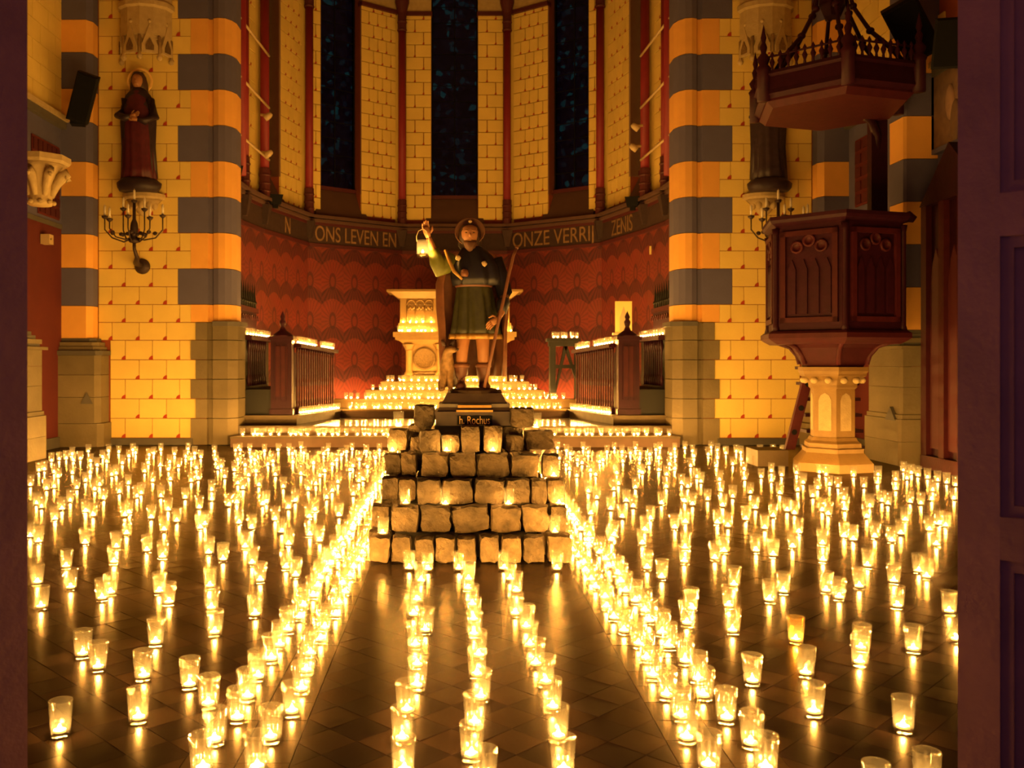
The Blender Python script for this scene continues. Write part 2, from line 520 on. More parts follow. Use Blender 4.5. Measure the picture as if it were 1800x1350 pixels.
def chancel_wall(s, side):
    X = lambda x: AX + s*x
    def pr(b_, xa, xb, *r): pass
    bk = MB()
    a, b2 = sorted((X(3.9), X(6.3)))
    bk.box(a, YW+.012, 0, b2, YW+.5, CEIL)
    wall = struct('wall_chancel_'+side, bk.mesh('wall', M['joint']),
                  'cream painted chancel wall of coursed stones, %s of the sanctuary' % side)
    marks = MB()
    for z0, z1, q, k in COURSES:
        xo = 5.40 if q == 'base' else 5.585
        xi = {'base': 4.06 if k % 2 else 4.137, 'base2': 4.06, 'o': 4.137, 'g': 4.337}[q]
        off = 5.375 if k % 2 else 5.168
        js = [off-.427*i for i in range(-1,4)]
        js = [x for x in js if xi+.04 < x < xo-.03]
        bd = [xo] + js + [xi]
        for n in range(len(bd)-1):
            xa, xb = sorted((X(bd[n]), X(bd[n+1])))
            g = .004
            cx, cz = (xa+xb)/2, (z0+z1)/2
            wd, hg = round((xb-xa)/2-g, 3), round((z1-z0)/2-g, 3)
            key = ('st', wd, hg)
            if key not in shared:
                shared[key] = MB().cbox(-wd,0,-hg,wd,.03,hg,.004).mesh('stone', M['cream'])
            ob('stone', shared[key], wall, (cx, YW+R.uniform(-.002,.002), cz))
        for x in js:   # the painted red triangle at the foot of each upright joint
            mx_ = X(x)
            marks.slab([(mx_-.055,z0+.003),(mx_+.010,z0+.003),(mx_+.010,z0+.062),(mx_-.012,z0+.062),(mx_-.045,z0+.035)], YW-.0055, YW+.004)
    ob('joint_marks', marks.mesh('joint_marks', M['mark']), wall, kind='stuff')
    # dark plinth under the stones
    a, b2 = sorted((X(4.1), X(5.4)))
    ob('plinth', MB().box(a, YW-.03, 0, b2, YW+.02, .105).mesh('plinth', M['greydark']), wall)
    # toothed quoins of the arch respond
    def prof(xl):
        return [(xl,YW-.004),(3.87,YW-.004),(3.85,YW+.04),(3.80,YW+.04),(3.78,YW-.005),(3.70,YW-.03),(3.60,YW-.01),
                (3.52,YW+.08),(3.47,YW+.22),(3.47,YW+.5),(xl,YW+.5)]
    def pbase(xl):
        return [(xl,YW-.02),(3.88,YW-.02),(3.86,YW+.02),(3.80,YW+.02),(3.78,YW-.05),(3.55,YW-.05),(3.42,YW+.09),(3.40,YW+.5),(xl,YW+.5)]
    def quoin(xl, z0, z1, m, nm='quoin', f=prof):
        poly = [(X(x), y) for x, y in f(xl)]
        ob(nm, MB().prism(poly, z0+.005, z1-.005).mesh(nm, m), wall)
    i = 0
    while i < len(COURSES):
        z0, z1, q, k = COURSES[i]
        if q in ('base', 'base2'):
            xl = {'base': 4.06 if k % 2 else 4.137, 'base2': 4.06}[q]
            quoin(xl-.004, z0 if k else 0.0, z1, M['greystone'], 'base_block', pbase)
            i += 1; continue
        j = i
        while j+1 < len(COURSES) and COURSES[j+1][2] == q and j+1-i < 2: j += 1
        quoin(4.137 if q == 'o' else 4.337, z0, COURSES[j][1], M['orange'] if q == 'o' else M['slate'])
        i = j+1
    # base moulding of the shaft
    mp = [(3.80,YW-.02),(3.78,YW-.09),(3.54,YW-.09),(3.38,YW+.06),(3.36,YW+.5),(3.80,YW+.5)]
    ob('base_moulding', MB().prism([(X(x),y) for x,y in mp], 1.86, 1.93).mesh('m', M['greydark']), wall)
    # narrow backing wall up to the vault behind the respond
    a, b2 = sorted((X(3.55), X(3.95)))
    ob('respond_core', MB().box(a, YW+.2, ZTOP, b2, YW+.5, CEIL).mesh('core', M['cream']), wall)

    # banded corner pier
    pier = struct('wall_pier_corner_'+side, MB().box(min(X(5.72),X(6.2)), 14.02, 0, max(X(5.72),X(6.2)), YW+.01, CEIL).mesh('p', M['joint']),
                  'corner pier banded in orange and grey on the %s' % side)
    def pp(xi, xo2, yf, ch=.10):
        return [(X(xi),YW+.0),(X(xi),yf+ch),(X(xi+ch*.7),yf),(X(xo2),yf),(X(xo2),YW+.0)]
    seq = []
    z = 1.66
    for col_, hgt in (('o',.50),('g',.58),('o',.52),('g',.58),('o',.53),('g',.62),('o',.5),('g',.56),('o',.5),('g',.56),('o',.5)):
        seq.append((col_, z, z+hgt)); z += hgt
    for col_, z0, z1 in seq:
        ob('pier_block', MB().prism(pp(5.592, 6.10, 13.96), z0+.004, z1-.004).mesh('pb', M['orange'] if col_=='o' else M['slate']), pier)
    for n, (z0, z1) in enumerate(((0,.36),(.36,.76),(.76,1.1),(1.1,1.40))):
        ob('base_block', MB().prism(pp(5.42 - (.04 if n == 0 else 0), 6.10, 13.84), z0+.003, z1-.003).mesh('bb', M['greystone']), pier)
    for z0, z1, e, m in ((1.40,1.47,.03,'greydark'),(1.47,1.53,-.03,'greystone'),(1.53,1.60,-.06,'greystone'),(1.60,1.66,-.12,'greydark')):
        ob('moulding', MB().prism(pp(5.42-e, 6.10, 13.84-e), z0, z1).mesh('mo', M[m]), pier)
    # little pointed drip marks on the pier base
    tx = X(5.60)
    ob('pointed_niche', MB().slab([(tx-.09,.66),(tx+.09,.66),(tx,.84)], 13.825, 13.87).mesh('tn', M['greydark']), pier)
    return wall
chancel_wall(-1, 'left')
chancel_wall(1, 'right')

# ================================================================== SIDE WALLS of the nave
def side_wall(s, side):
    XW = AX + s*6.06
    x0, x1 = sorted((XW, XW + s*.35))
    wl = struct('wall_'+side, MB().box(x0, -.4, 0, x1, 14.3, CEIL).mesh('w', M['joint']),
                'nave side wall, red below and grey above, on the %s' % side)
    def panel(nm, y0, y1, z0, z1, m, t=.02):
        a, b2 = sorted((XW, XW - s*t))
        return ob(nm, MB().box(a, y0, z0, b2, y1, z1).mesh(nm, m), wl)
    panel('red_panel', 2.2, 14.0, .16, 3.36, M['redwall'])
    panel('skirting', 2.2, 14.0, 0, .16, M['greydark'], .05)
    panel('grey_panel', 2.2, 14.0, 3.37, 4.86, M['slate'])
    panel('panel_border', 2.2, 14.0, 3.33, 3.40, M['greydark'], .035)
    panel('string_course', 2.2, 14.0, 4.86, 4.97, M['greydark'], .10)
    panel('string_course', 2.2, 14.0, 4.97, 5.04, M['carved'], .14)
    # coursed stones above the string course, as far as one sees them
    z, k = 5.06, 0
    while z < 8.2:
        y = 14.0 - (.25 if k % 2 else 0)
        ys = [14.0] + ([y] if k % 2 else [])
        while y > 11.6: y -= .5; ys.append(y)
        for n in range(len(ys)-1):
            a, b2 = sorted((XW, XW - s*.02))
            ob('stone', MB().box(a, ys[n+1]+.005, z+.005, b2, ys[n]-.005, z+.285).mesh('st', M['cream']), wl)
        z += .29; k += 1
    return wl
wl_l = side_wall(-1, 'left')
wl_r = side_wall(1, 'right')

# the next pier along the nave, on both sides
def nave_pier(s, side):
    X = lambda x: AX + s*x
    Y0 = 11.4
    p = struct('wall_pier_nave_'+side, MB().box(min(X(5.72),X(6.06)), Y0+.03, 0, max(X(5.72),X(6.06)), Y0+.36, CEIL).mesh('p', M['joint']),
               'nave pier banded in orange and grey, %s' % ('behind the pulpit' if s > 0 else 'at the left door edge'))
    def pp(xi, yf, yb, ch=.03):
        return [(X(xi),yb),(X(xi),yf+ch),(X(xi+ch),yf),(X(6.06),yf),(X(6.06),yb)]
    z, seq = 1.70, ('o','g','o','g','o','g','o','g','o','g','o','g')
    for c_ in seq:
        ob('pier_block', MB().prism(pp(5.62, Y0, Y0+.38), z+.004, z+.532).mesh('pb', M['orange'] if c_=='o' else M['slate']), p)
        z += .536
    for z0, z1, e in ((0,.30,.04),(.30,.58,.04),(.58,.64,.02),(.64,.98,0),(.98,1.24,0),(1.24,1.46,0)):
        ob('base_block', MB().prism(pp(5.56-e, Y0-.03-e, Y0+.84+e), z0+.002, z1-.002).mesh('bb', M['greystone']), p)
    for z0, z1, e, m in ((1.46,1.50,.03,'greystone'),(1.50,1.54,-.01,'greydark'),(1.54,1.60,.0,'greystone'),(1.60,1.65,-.03,'greydark'),(1.65,1.70,-.05,'greydark')):
        ob('moulding', MB().prism(pp(5.56-e, Y0-.03-e, Y0+.84+e*4), z0, z1).mesh('mo', M[m]), p)
    xf = X(5.515)
    b_ = MB(); yc = Y0+.16
    t3 = [(yc-.14,.56),(yc+.14,.56),(yc,.73)]
    b_.add([(xf,a,zz) for a,zz in t3]+[(xf+s*.06,a,zz) for a,zz in t3],[(0,1,2),(5,4,3),(0,3,4,1),(1,4,5,2),(2,5,3,0)])
    ob('pointed_niche', b_.mesh('tn', M['greydark']), p)
nave_pier(-1, 'left')
nave_pier(1, 'right')

# ceiling and the wall round the entrance
struct('ceiling', MB().box(-6.5,-.4,CEIL, 6.6,22.0,CEIL+.2).mesh('c', M['vault']), 'dim vault high above nave and apse')
struct('wall_front_left', MB().box(-6.4,.9,0,-2.25,1.3,CEIL).mesh('w', M['vault']), 'entrance wall left of the double door')
struct('wall_front_right', MB().box(2.45,.9,0,6.5,1.3,CEIL).mesh('w', M['vault']), 'entrance wall right of the double door')
struct('wall_front_top', MB().box(-2.25,.9,3.6,2.45,1.3,CEIL).mesh('w', M['vault']), 'entrance wall above the double door')

# ================================================================== CHANCEL FLOOR AND STEPS
Z1, Z2, Z3 = .165, .29, .435
def step(nm, x0, x1, y0, y1, z0, z1, top, label, face=None):
    b_ = MB(); b_.box(x0,y0,z0,x1,y1,z1-.035)
    o = struct(nm, b_.mesh(nm, face or M['stepface']), label)
    ob('nosing', MB().box(x0, y0-.03, z1-.035, x1, y1, z1).mesh('nosing', top), o)
    return o
step('chancel_step', AX-3.42, AX+3.42, 13.85, 14.35, 0, Z1, M['stepstone'], 'first stone step up into the chancel, lined with candles')
struct('chancel_floor', MB().box(AX-3.9, 14.35, 0, AX+3.9, 21.2, Z2).mesh('cf', M['chancel']), 'polished chancel floor reflecting the altar candles')
# raised plinths under the choir stalls, inner edge slanting
for s, side in ((-1,'left'),(1,'right')):
    X = lambda x: AX + s*x
    poly = [(X(2.56),14.72),(X(3.66),14.72),(X(3.66),17.3),(X(2.05),17.3),(X(2.10),16.62)]
    pl = struct('stall_plinth_'+side, MB().prism(poly, Z2, Z3-.03).mesh('pl', M['stepstone']), 'raised stone plinth under the %s choir stalls' % side)
    polb = [(X(2.53),14.69),(X(3.66),14.69),(X(3.66),17.3),(X(2.02),17.3),(X(2.07),16.60)]
    ob('nosing', MB().prism(polb, Z3-.03, Z3).mesh('no', M['stepstone']), pl)
step('altar_step', AX-2.10, AX+2.10, 16.66, 17.10, Z2, Z3, M['altarstep'], 'lowest altar step, full width between the stalls')
ALT = [(2.30,17.10,Z3,.595),(1.70,17.50,.595,.753),(1.44,17.90,.753,.908)]
for (hw, y0, z0, z1), lb in zip(ALT, ('second altar step behind the lowest candle row','third altar step, narrower','topmost altar step under the altar')):
    yb = 17.52 if hw > 2 else 19.6
    o = struct('altar_step', MB().box(AX-hw, y0, z0 if hw < 2 else Z2, AX+hw, yb, z1-.03).mesh('as', M['altarstep']), lb)
    ob('nosing', MB().box(AX-hw-.02, y0-.025, z1-.03, AX+hw+.02, yb, z1).mesh('n', M['altarstep']), o)
    if hw < 2: ob('core', MB().box(AX-hw+.02, y0+.05, Z2, AX+hw-.02, yb, z0).mesh('co', M['altarstep']), o)

# ================================================================== APSE
PT = [(-3.86,YW+.5),(-3.80,16.2),(-3.64,17.2),(-3.1,19.2),(-1.2,20.6)]
PT = [(AX+x, y) for x, y in PT]
PTS = PT + [(2*AX-x, y) for x, y in PT[::-1]]
ZC = 4.40
apse = MB()
uvs = []
u0 = 0.0
me = bpy.data.meshes.new('wall_apse')
vs, fs, uv_f = [], [], []
for i in range(len(PTS)-1):
    (xa,ya),(xb,yb) = PTS[i], PTS[i+1]
    Ln = hypot(xb-xa, yb-ya)
    o = len(vs)
    nx, ny = (ya-yb)/Ln, (xb-xa)/Ln      # outward
    t = .35
    vs += [(xa,ya,0),(xb,yb,0),(xb,yb,ZC),(xa,ya,ZC),(xa+nx*t,ya+ny*t,0),(xb+nx*t,yb+ny*t,0),(xb+nx*t,yb+ny*t,ZC),(xa+nx*t,ya+ny*t,ZC)]
    fs += [(o,o+1,o+2,o+3),(o+4,o+7,o+6,o+5),(o+3,o+2,o+6,o+7)]
    uv_f += [[(u0,0),(u0+Ln,0),(u0+Ln,ZC),(u0,ZC)],[(0,0)]*4,[(0,0)]*4]
    u0 += Ln
me.from_pydata(vs, [], fs)
lay = me.uv_layers.new(name='UVMap')
for p, uu in zip(me.polygons, uv_f):
    for li, c in zip(p.loop_indices, uu): lay.data[li].uv = c
me.materials.append(M['damask'])
apse = struct('wall_apse', me, 'polygonal apse wall painted with a dark red damask hanging')

def frame(i):
    """matrix of apse side i: local x along the wall, y outward, z up"""
    a, b2 = Vector((*PTS[i],0)), Vector((*PTS[i+1],0))
    ex = (b2-a).normalized(); ey = Vector((-ex.y, ex.x, 0))
    Mx = Matrix(((ex.x,ey.x,0,a.x),(ex.y,ey.y,0,a.y),(0,0,1,0),(0,0,0,1)))
    return Mx, (b2-a).length

def seg(nm, i, boxes, m, parent=apse, kind=None):
    Mx, L_ = frame(i)
    b_ = MB()
    for q in boxes: b_.box(*q)
    return ob(nm, b_.xf(Mx).mesh(nm, m), parent, kind=kind)

WTOP = CEIL
nwin = [0]
texts = {3: 'ONS LEVEN EN', 5: 'ONZE VERRIJ', 2: 'N', 6: 'ZENIS'}
def text_mesh(body, size, m):
    cu = bpy.data.curves.new('t', 'FONT'); cu.body = body; cu.size = size; cu.extrude = .004
    cu.align_x = 'CENTER'; cu.align_y = 'CENTER'
    to = bpy.data.objects.new('t', cu); COL.objects.link(to)
    dg = bpy.context.evaluated_depsgraph_get(); dg.update()
    me_ = bpy.data.meshes.new_from_object(to.evaluated_get(dg))
    bpy.data.objects.remove(to)
    me_.materials.clear(); me_.materials.append(m)
    return me_

NS = len(PTS)-1      # 9 sides
for i in range(NS):
    Mx, L_ = frame(i)
    seg('frieze', i, [(0,-.03,3.80,L_,.0,4.24)], M['frieze'])
    seg('frieze_border', i, [(0,-.055,3.74,L_,0,3.81)], M['redring'])
    seg('frieze_border', i, [(0,-.045,4.20,L_,0,4.26)], M['redring'])
    seg('cornice', i, [(-.02,-.10,4.26,L_+.02,0,4.32)], M['sill'])
    seg('cornice', i, [(-.05,-.16,4.34,L_+.05,0,4.40)], M['sill'])
    if i in texts:
        t = text_mesh(texts[i], .46, M['gilt'])
        RT = Matrix(((1,0,0,0),(0,0,-1,0),(0,1,0,0),(0,0,0,1)))
        c = Mx @ Vector((L_/2, -.034, 4.01))
        b_me = t; b_me.transform(RT)
        xs = [v.co.x for v in b_me.vertices]; wd = max(xs)-min(xs)
        k = min(1.0, (L_*.86)/wd)
        b_me.transform(Matrix.Diagonal((k if i in (3,5) else .8,1,1,1)))
        o = ob('frieze_lettering', b_me, apse, c, (0,0,atan2(Mx[1][0], Mx[0][0])))
    # window stage: what fills each side
    if i in (0, NS-1, 1, NS-2):
        # narrow blind sides with stone strips
        w0, w1 = (0.0, L_)
        win = None
    else:
        if i == 4: win = (L_/2-.53, L_/2+.53)
        elif i == 3: win = (.36, 1.36)
        elif i == 5: win = (L_-1.36, L_-.36)
        elif i == 2: win = (.12, .98)
        else: win = (L_-.98, L_-.12)
    strips = []
    if win is None: strips = [(.10, L_-.10)]
    else:
        strips = [(0.09, win[0]), (win[1], L_-.09)]
    seg('backing', i, [(a,.13,ZC,b2,.5,WTOP) for a, b2 in strips if b2-a > .02], M['joint'])
    # stones of the strips
    for a, b2 in strips:
        if b2-a < .10: 
            seg('stone_strip', i, [(a,.1,ZC,b2,.14,WTOP)], M['reveal']); continue
        z, k = ZC+.12, 0
        mk = MB()
        while z < 9.15:
            hgt = .285
            W_ = b2-a
            if W_ > .9: cuts = [a+W_*f_ for f_ in ((0,.22,.47,.72,1) if k % 2 else (0,.35,.6,.85,1))]
            elif W_ > .42: cuts = [a, a+W_*(.36 if k % 2 else .70), b2]
            else: cuts = [a, a+W_*(.55 if k % 2 else .98), b2] if k % 2 else [a, b2]
            for n in range(len(cuts)-1):
                wd, hg = round((cuts[n+1]-cuts[n])/2-.008,3), hgt/2-.008
                key = ('ap', wd)
                if key not in shared:
                    shared[key] = MB().cbox(-wd,0,-hg,wd,.05,hg,.004).mesh('stone', M['cream'])
                p = Mx @ Vector(((cuts[n]+cuts[n+1])/2, .09, z+hgt/2))
                ob('stone', shared[key], apse, p, (0,0,atan2(Mx[1][0],Mx[0][0])))
                if n: mk.slab([(cuts[n]-.03,z+.006),(cuts[n]+.02,z+.006),(cuts[n]+.015,z+.05),(cuts[n]-.005,z+.05)], .084, .10)
            z += hgt; k += 1
        if mk.v: ob('joint_marks', mk.xf(Mx).mesh('marks', M['mark']), apse, kind='stuff')
        seg('capital_band', i, [(a-.02,.02,9.16,b2+.02,.2,9.24)], M['redring'])
        seg('capital', i, [(a,.05,9.24,b2,.2,CEIL)], M['carved'])
    if win:
        nwin[0] += 1
        a, b2 = win
        wo = struct('window_%d' % nwin[0], MB().box(a, .40, 5.12, b2, .42, CEIL).xf(Mx).mesh('w', M['stained']),
                    'tall dark leaded window of the apse')
        # lead lines: panes of the window
        bars = MB()
        n_ = 14
        for k in range(n_+1):
            zz = 5.12 + (CEIL-5.12)*k/n_
            bars.box(a,.385,zz-.008,b2,.40,zz+.008)
        bars.box((a+b2)/2-.012,.385,5.12,(a+b2)/2+.012,.40,CEIL)
        bars.box(a,.37,5.12,a+.03,.42,CEIL); bars.box(b2-.03,.37,5.12,b2,.42,CEIL)
        ob('saddle_bars', bars.xf(Mx).mesh('lead', M['lead']), wo)
        seg('window_reveal', i, [(a-.035,.10,5.0,a,.45,CEIL)], M['reveal'])
        seg('window_reveal', i, [(b2,.10,5.0,b2+.035,.45,CEIL)], M['reveal'])
        b_ = MB(); e = .16
        b_.add([(a-e,.0,ZC),(b2+e,.0,ZC),(b2,.36,5.06),(a,.36,5.06),(a-e,.5,ZC),(b2+e,.5,ZC),(b2,.5,5.06),(a,.5,5.06)],
               [(0,1,2,3),(4,7,6,5),(0,3,7,4),(1,5,6,2),(3,2,6,7),(0,4,5,1)])
        ob('sloping_sill', b_.xf(Mx).mesh('sill', M['sill']), apse)
        seg('sill_moulding', i, [(a-.02,.30,5.04,b2+.02,.45,5.12)], M['redring'])
# red colonnettes in the corners
for i in range(1, NS):
    x, y = PTS[i]
    c = Vector((x, y, 0))
    inward = (Vector((AX, 16.5, 0)) - c).normalized()
    c = c + inward*.05
    co = ob('colonnette', MB().lathe([(.085,4.95),(.085,8.75)], 14).mesh('col', M['redcol'], True), apse, (c.x,c.y,0))
    ob('colonnette_base', MB().lathe([(.10,4.40),(.10,4.50),(.115,4.52),(.10,4.55),(.10,4.64),(.115,4.66),(.10,4.69),(.10,4.80),(.115,4.82),(.10,4.85),(.10,4.95)], 14).mesh('cb', M['redring']), apse, (c.x,c.y,0))
    ob('colonnette_cap', MB().lathe([(.10,8.75),(.115,8.78),(.10,8.81),(.10,8.93),(.115,8.96),(.10,9.0),(.10,9.16),(.16,9.4),(.16,CEIL)], 14).mesh('cc', M['redring']), apse, (c.x,c.y,0))
    out = (Vector((x,y,0)) - Vector((AX,16.5,0))).normalized()*.36
    ob('corner_pier', MB().lathe([(.30,ZC),(.30,CEIL)],10,(x+out.x,y+out.y,0)).mesh('cpier', M['cream']), apse)
    ob('frieze_console', MB().frustum(c.x,c.y,3.9,.05,.05,4.26,.12,.12).mesh('fc', M['frieze']), apse)
# extra red shafts and iron ties on the blind sides
for s in (-1,1):
    X = lambda x: AX + s*x
    for x, y in ((3.62,15.35),):
        ob('colonnette', MB().lathe([(.10,4.45),(.10,CEIL)],14).mesh('col', M['redcol'], True), apse, (X(x),y,0))
    for zz in (6.08+.0, 7.06, 5.10):
        p0, p1 = (X(3.60),15.2,zz), (X(3.50),17.15,zz)
        ob('tie_bar', MB().tube([p0,p1],.022,8).mesh('tie', M['lamp'], True), apse)

# ================================================================== PILE OF SETTS
PILE_SPOTS = []
def sett(x0, x1, z0, z1, y0, dp, tilt=0, seed=0):
    """one rough granite sett, its front face near y0"""
    rr = random.Random(seed)
    bm = bmesh.new()
    bmesh.ops.create_cube(bm, size=1)
    bmesh.ops.subdivide_edges(bm, edges=bm.edges[:], cuts=1, use_grid_fill=True)
    bmesh.ops.subdivide_edges(bm, edges=bm.edges[:], cuts=1, use_grid_fill=True)
    wd, hg = (x1-x0)*.955, (z1-z0)*.975
    for v in bm.verts:
        p = v.co
        q = [p.x*2, p.y*2, p.z*2]
        n = sum(1 for c in q if abs(c) > .99)
        k = 1.0 - (.045 if n == 2 else .10 if n == 3 else 0)
        j = .048
        v.co = Vector(((p.x*k + rr.uniform(-j,j))*wd, (p.y*k + rr.uniform(-j,j))*dp, (p.z*k + rr.uniform(-j,j))*hg))
    M2 = Matrix.Rotation(tilt, 4, 'Y') @ Matrix.Rotation(rr.uniform(-.06,.06), 4, 'Z')
    bmesh.ops.transform(bm, matrix=M2, verts=bm.verts)
    me_ = bpy.data.meshes.new('granite_sett'); bm.to_mesh(me_); bm.free()
    me_.materials.append(M['sett'])
    return me_

def psx(c): return 620 + c*.2444
def psy(c): return 680 + c*.2444
# (left, top, right, bottom) of the stones in front, read in one crop of the pile
ROWS = [
 [(118,1100,268,1287),(278,1100,418,1287),(445,1110,587,1287),(593,1105,742,1287),(755,1110,892,1287),(912,1095,1052,1287),(1070,1105,1217,1287),(1230,1100,1386,1287),(1400,1075,1580,1287)],
 [(130,950,262,1098),(275,885,476,1095),(485,915,710,1095),(716,900,984,1095),(990,915,1216,1095),(1222,900,1420,1095),(1425,870,1545,1070)],
 [(205,735,330,900),(325,735,458,868),(462,662,636,880),(645,670,866,880),(876,680,1092,880),(1105,700,1281,880),(1284,660,1400,850),(1402,665,1530,850)],
 [(225,615,343,730),(345,590,462,725),(495,480,690,662),(700,485,888,662),(892,480,1126,662),(1135,475,1341,655),(1365,485,1492,655)],
 [(255,455,400,610),(415,510,498,600),(478,315,632,480),(640,345,768,480),(777,295,917,490),(942,285,1077,480),(1098,370,1236,480),(1240,335,1450,480)],
]
TILT = {(1,3):-.12,(2,4):.10,(1,1):.06,(2,3):-.05,(3,3):-.08,(3,2):.05,(1,5):-.06}
YF = [5.86, 5.99, 6.11, 6.22, 6.33]
ZB = [0.0, .172, .338, .50, .662]
ORDN = ['bottom','second','third','fourth','top']
num = ['first','second','third','fourth','fifth','sixth','seventh','eighth','ninth','tenth']
topz = {}
sd = 100
for r, row in enumerate(ROWS):
    y0 = YF[r]
    for i, (l, t, rt, bt) in enumerate(row):
        sd += 1
        dd = y0
        # the odd stones at the flanks lie further back
        if (r, i) in ((1,0),(2,0),(2,1),(3,0),(3,1),(4,0),(4,1),(4,7)): dd = y0 + .16
        if (r, i) in ((4,6),): dd = y0 + .10
        a, b2 = U(psx(l), 0, dd).x, U(psx(rt), 0, dd).x
        hgt = (bt-t)*.2444*dd/FPX
        zb = ZB[r] if dd == y0 else max(0.0, U(0, psy(bt), dd).z)
        if dd == y0: z0 = zb
        else: z0 = ZB[r]
        hgt = min(hgt, (ZB[r+1]-z0+.004) if r < 4 else .2)
        hgt = max(hgt, (ZB[r+1]-z0-.012) if r < 4 else .10)
        dp = .15
        me_ = sett(a, b2, z0, z0+hgt, dd, dp, TILT.get((r,i), R.uniform(-.06,.06)), sd)
        o = ob('granite_sett', me_, None, ((a+b2)/2, dd+dp/2, z0+hgt/2+.004))
        tag(o, 'rough granite sett, %s from the left in the %s course of the pile' % (num[i], ORDN[r]), 'stone', 'granite setts of the pile')
        topz[r, i] = (o.location.x, dd, z0+hgt)
# two setts on top, beside the pedestal
for nm, (l, t, rt, bt), dd in (('left', (438,150,587,312), 6.42), ('right', (1132,212,1312,352), 6.42)):
    a, b2 = U(psx(l),0,dd).x, U(psx(rt),0,dd).x
    hgt = (bt-t)*.2444*dd/FPX
    o = ob('granite_sett', sett(a,b2,.82,.82+hgt,dd,.15,.05 if nm=='left' else -.02,900), None, ((a+b2)/2, dd+.075, .838+hgt/2))
    tag(o, 'dark rough granite sett on top of the pile, %s of the pedestal' % nm, 'stone', 'granite setts of the pile')
# flank stones behind the front face
for r in range(5):
    half = [.66,.60,.54,.47,.42][r]
    for s in (-1,1):
        for k in range(4-(r//2)):
            yy = YF[r] + .19 + (.16 if r in (1,2,3,4) and s < 0 else .02) + k*.17
            cx = .085 + s*(half - .085)
            o = ob('granite_sett', sett(cx-.085,cx+.085,ZB[r],ZB[r]+.165,yy,.155,0,300+r*20+s*7+k), None, (cx, yy+.08, ZB[r]+.088))
            tag(o, 'granite sett on the %s flank of the pile, %s course, %s from the front' % ('left' if s < 0 else 'right', ORDN[r], num[k]), 'stone', 'granite setts of the pile')
core = MB()
for z0, z1, hw, y0, y1 in ((0,.168,.47,6.07,6.90),(.168,.334,.40,6.20,6.90),(.334,.497,.34,6.32,6.90),(.497,.659,.27,6.43,6.90),(.659,.838,.22,6.56,6.88)):
    core.box(.085-hw, y0, z0, .085+hw, y1, z1)
tag(ob('timber_block', core.mesh('core', M['core'])), 'dark stepped timber block inside the stone pile under the statue', 'block')
for (r, i, dx) in ((0,0,.02),(0,8,-.03),(1,1,.0),(1,2,.06),(1,4,.02),(1,6,.0),(3,0,.0),(3,2,.08),(3,4,.0),(4,0,0.0)):
    x, y, z = topz[r, i]
    PILE_SPOTS.append((x+dx, y+.035, z+.006))
PILE_SPOTS.append((topz[4,7][0]-.02, topz[4,7][1]+.06, topz[4,7][2]+.006))
PILE_SPOTS.append((topz[2,7][0]-.01, topz[2,7][1]+.05, topz[2,7][2]+.006))

# ================================================================== figures: helpers
def skin_mesh(name, joints, edges, m, levels=2):
    me_ = bpy.data.meshes.new('sk')
    me_.from_pydata([j[:3] for j in joints], edges, [])
    t = bpy.data.objects.new('sk', me_); COL.objects.link(t)
    md = t.modifiers.new('s', 'SKIN')
    for v, j in zip(me_.skin_vertices[0].data, joints):
        r_ = j[3]
        v.radius = (r_, r_) if not isinstance(r_, tuple) else r_
        v.use_root = False
    me_.skin_vertices[0].data[0].use_root = True
    sb = t.modifiers.new('b', 'SUBSURF'); sb.levels = levels; sb.render_levels = levels
    dg = bpy.context.evaluated_depsgraph_get(); dg.update()
    out = bpy.data.meshes.new_from_object(t.evaluated_get(dg))
    bpy.data.objects.remove(t)
    out.name = name
    out.materials.clear(); out.materials.append(m)
    for p in out.polygons: p.use_smooth = True
    return out

def head_into(b_, c, s=1.0):
    """a face looking to -y; c = centre of the head, s = head height / .17"""
    n = 20
    prof = [(-.085,.010,.014,.010),(-.078,.034,.040,.004),(-.060,.050,.056,0),(-.035,.058,.066,0),(-.01,.064,.074,0),(.02,.066,.078,.004),(.05,.062,.072,.008),(.072,.046,.054,.010),(.085,.012,.014,.012)]
    vs, fs = [], []
    for z, rx, ry, oy in prof:
        for i in range(n):
            a = 2*pi*i/n
            x, y = rx*cos(a), ry*sin(a)+oy
            front = max(0, -sin(a))**8
            if -.05 < z < -.02: y -= front*.010
            if abs(z-.0) < .02: y += (max(0,-sin(a))**3)*.004*(1 if abs(cos(a)) > .25 else 0)
            vs.append((c[0]+x*s, c[1]+y*s, c[2]+z*s))
    k = len(prof)
    for j in range(k-1):
        for i in range(n):
            i2=(i+1)%n; fs.append((j*n+i,j*n+i2,(j+1)*n+i2,(j+1)*n+i))
    fs.append(tuple(range(n))[::-1]); fs.append(tuple((k-1)*n+i for i in range(n)))
    b_.add(vs, fs)
    b_.tube([(c[0],c[1]-.064*s,c[2]+.022*s),(c[0],c[1]-.080*s,c[2]-.012*s),(c[0],c[1]-.068*s,c[2]-.022*s)],[.006*s,.011*s,.009*s],8)   # nose
    for sx in (-1,1):
        b_.ball((c[0]+sx*.066*s,c[1]+.006*s,c[2]-.002*s),.010*s,.016*s,.024*s,8,6)      # ears
        b_.tube([(c[0]+sx*.012*s,c[1]-.068*s,c[2]+.026*s),(c[0]+sx*.040*s,c[1]-.058*s,c[2]+.026*s)],[.006*s,.004*s],6)   # brow
    b_.tube([(c[0]-.020*s,c[1]-.066*s,c[2]-.042*s),(c[0],c[1]-.072*s,c[2]-.043*s),(c[0]+.020*s,c[1]-.066*s,c[2]-.042*s)],[.003*s,.006*s,.003*s],6)  # lips
def eye_into(b_, c, s, sx):
        b_.ball((c[0]+sx*.026*s, c[1]-.0635*s, c[2]+.010*s), .010*s, .006*s, .0042*s, 8, 6)

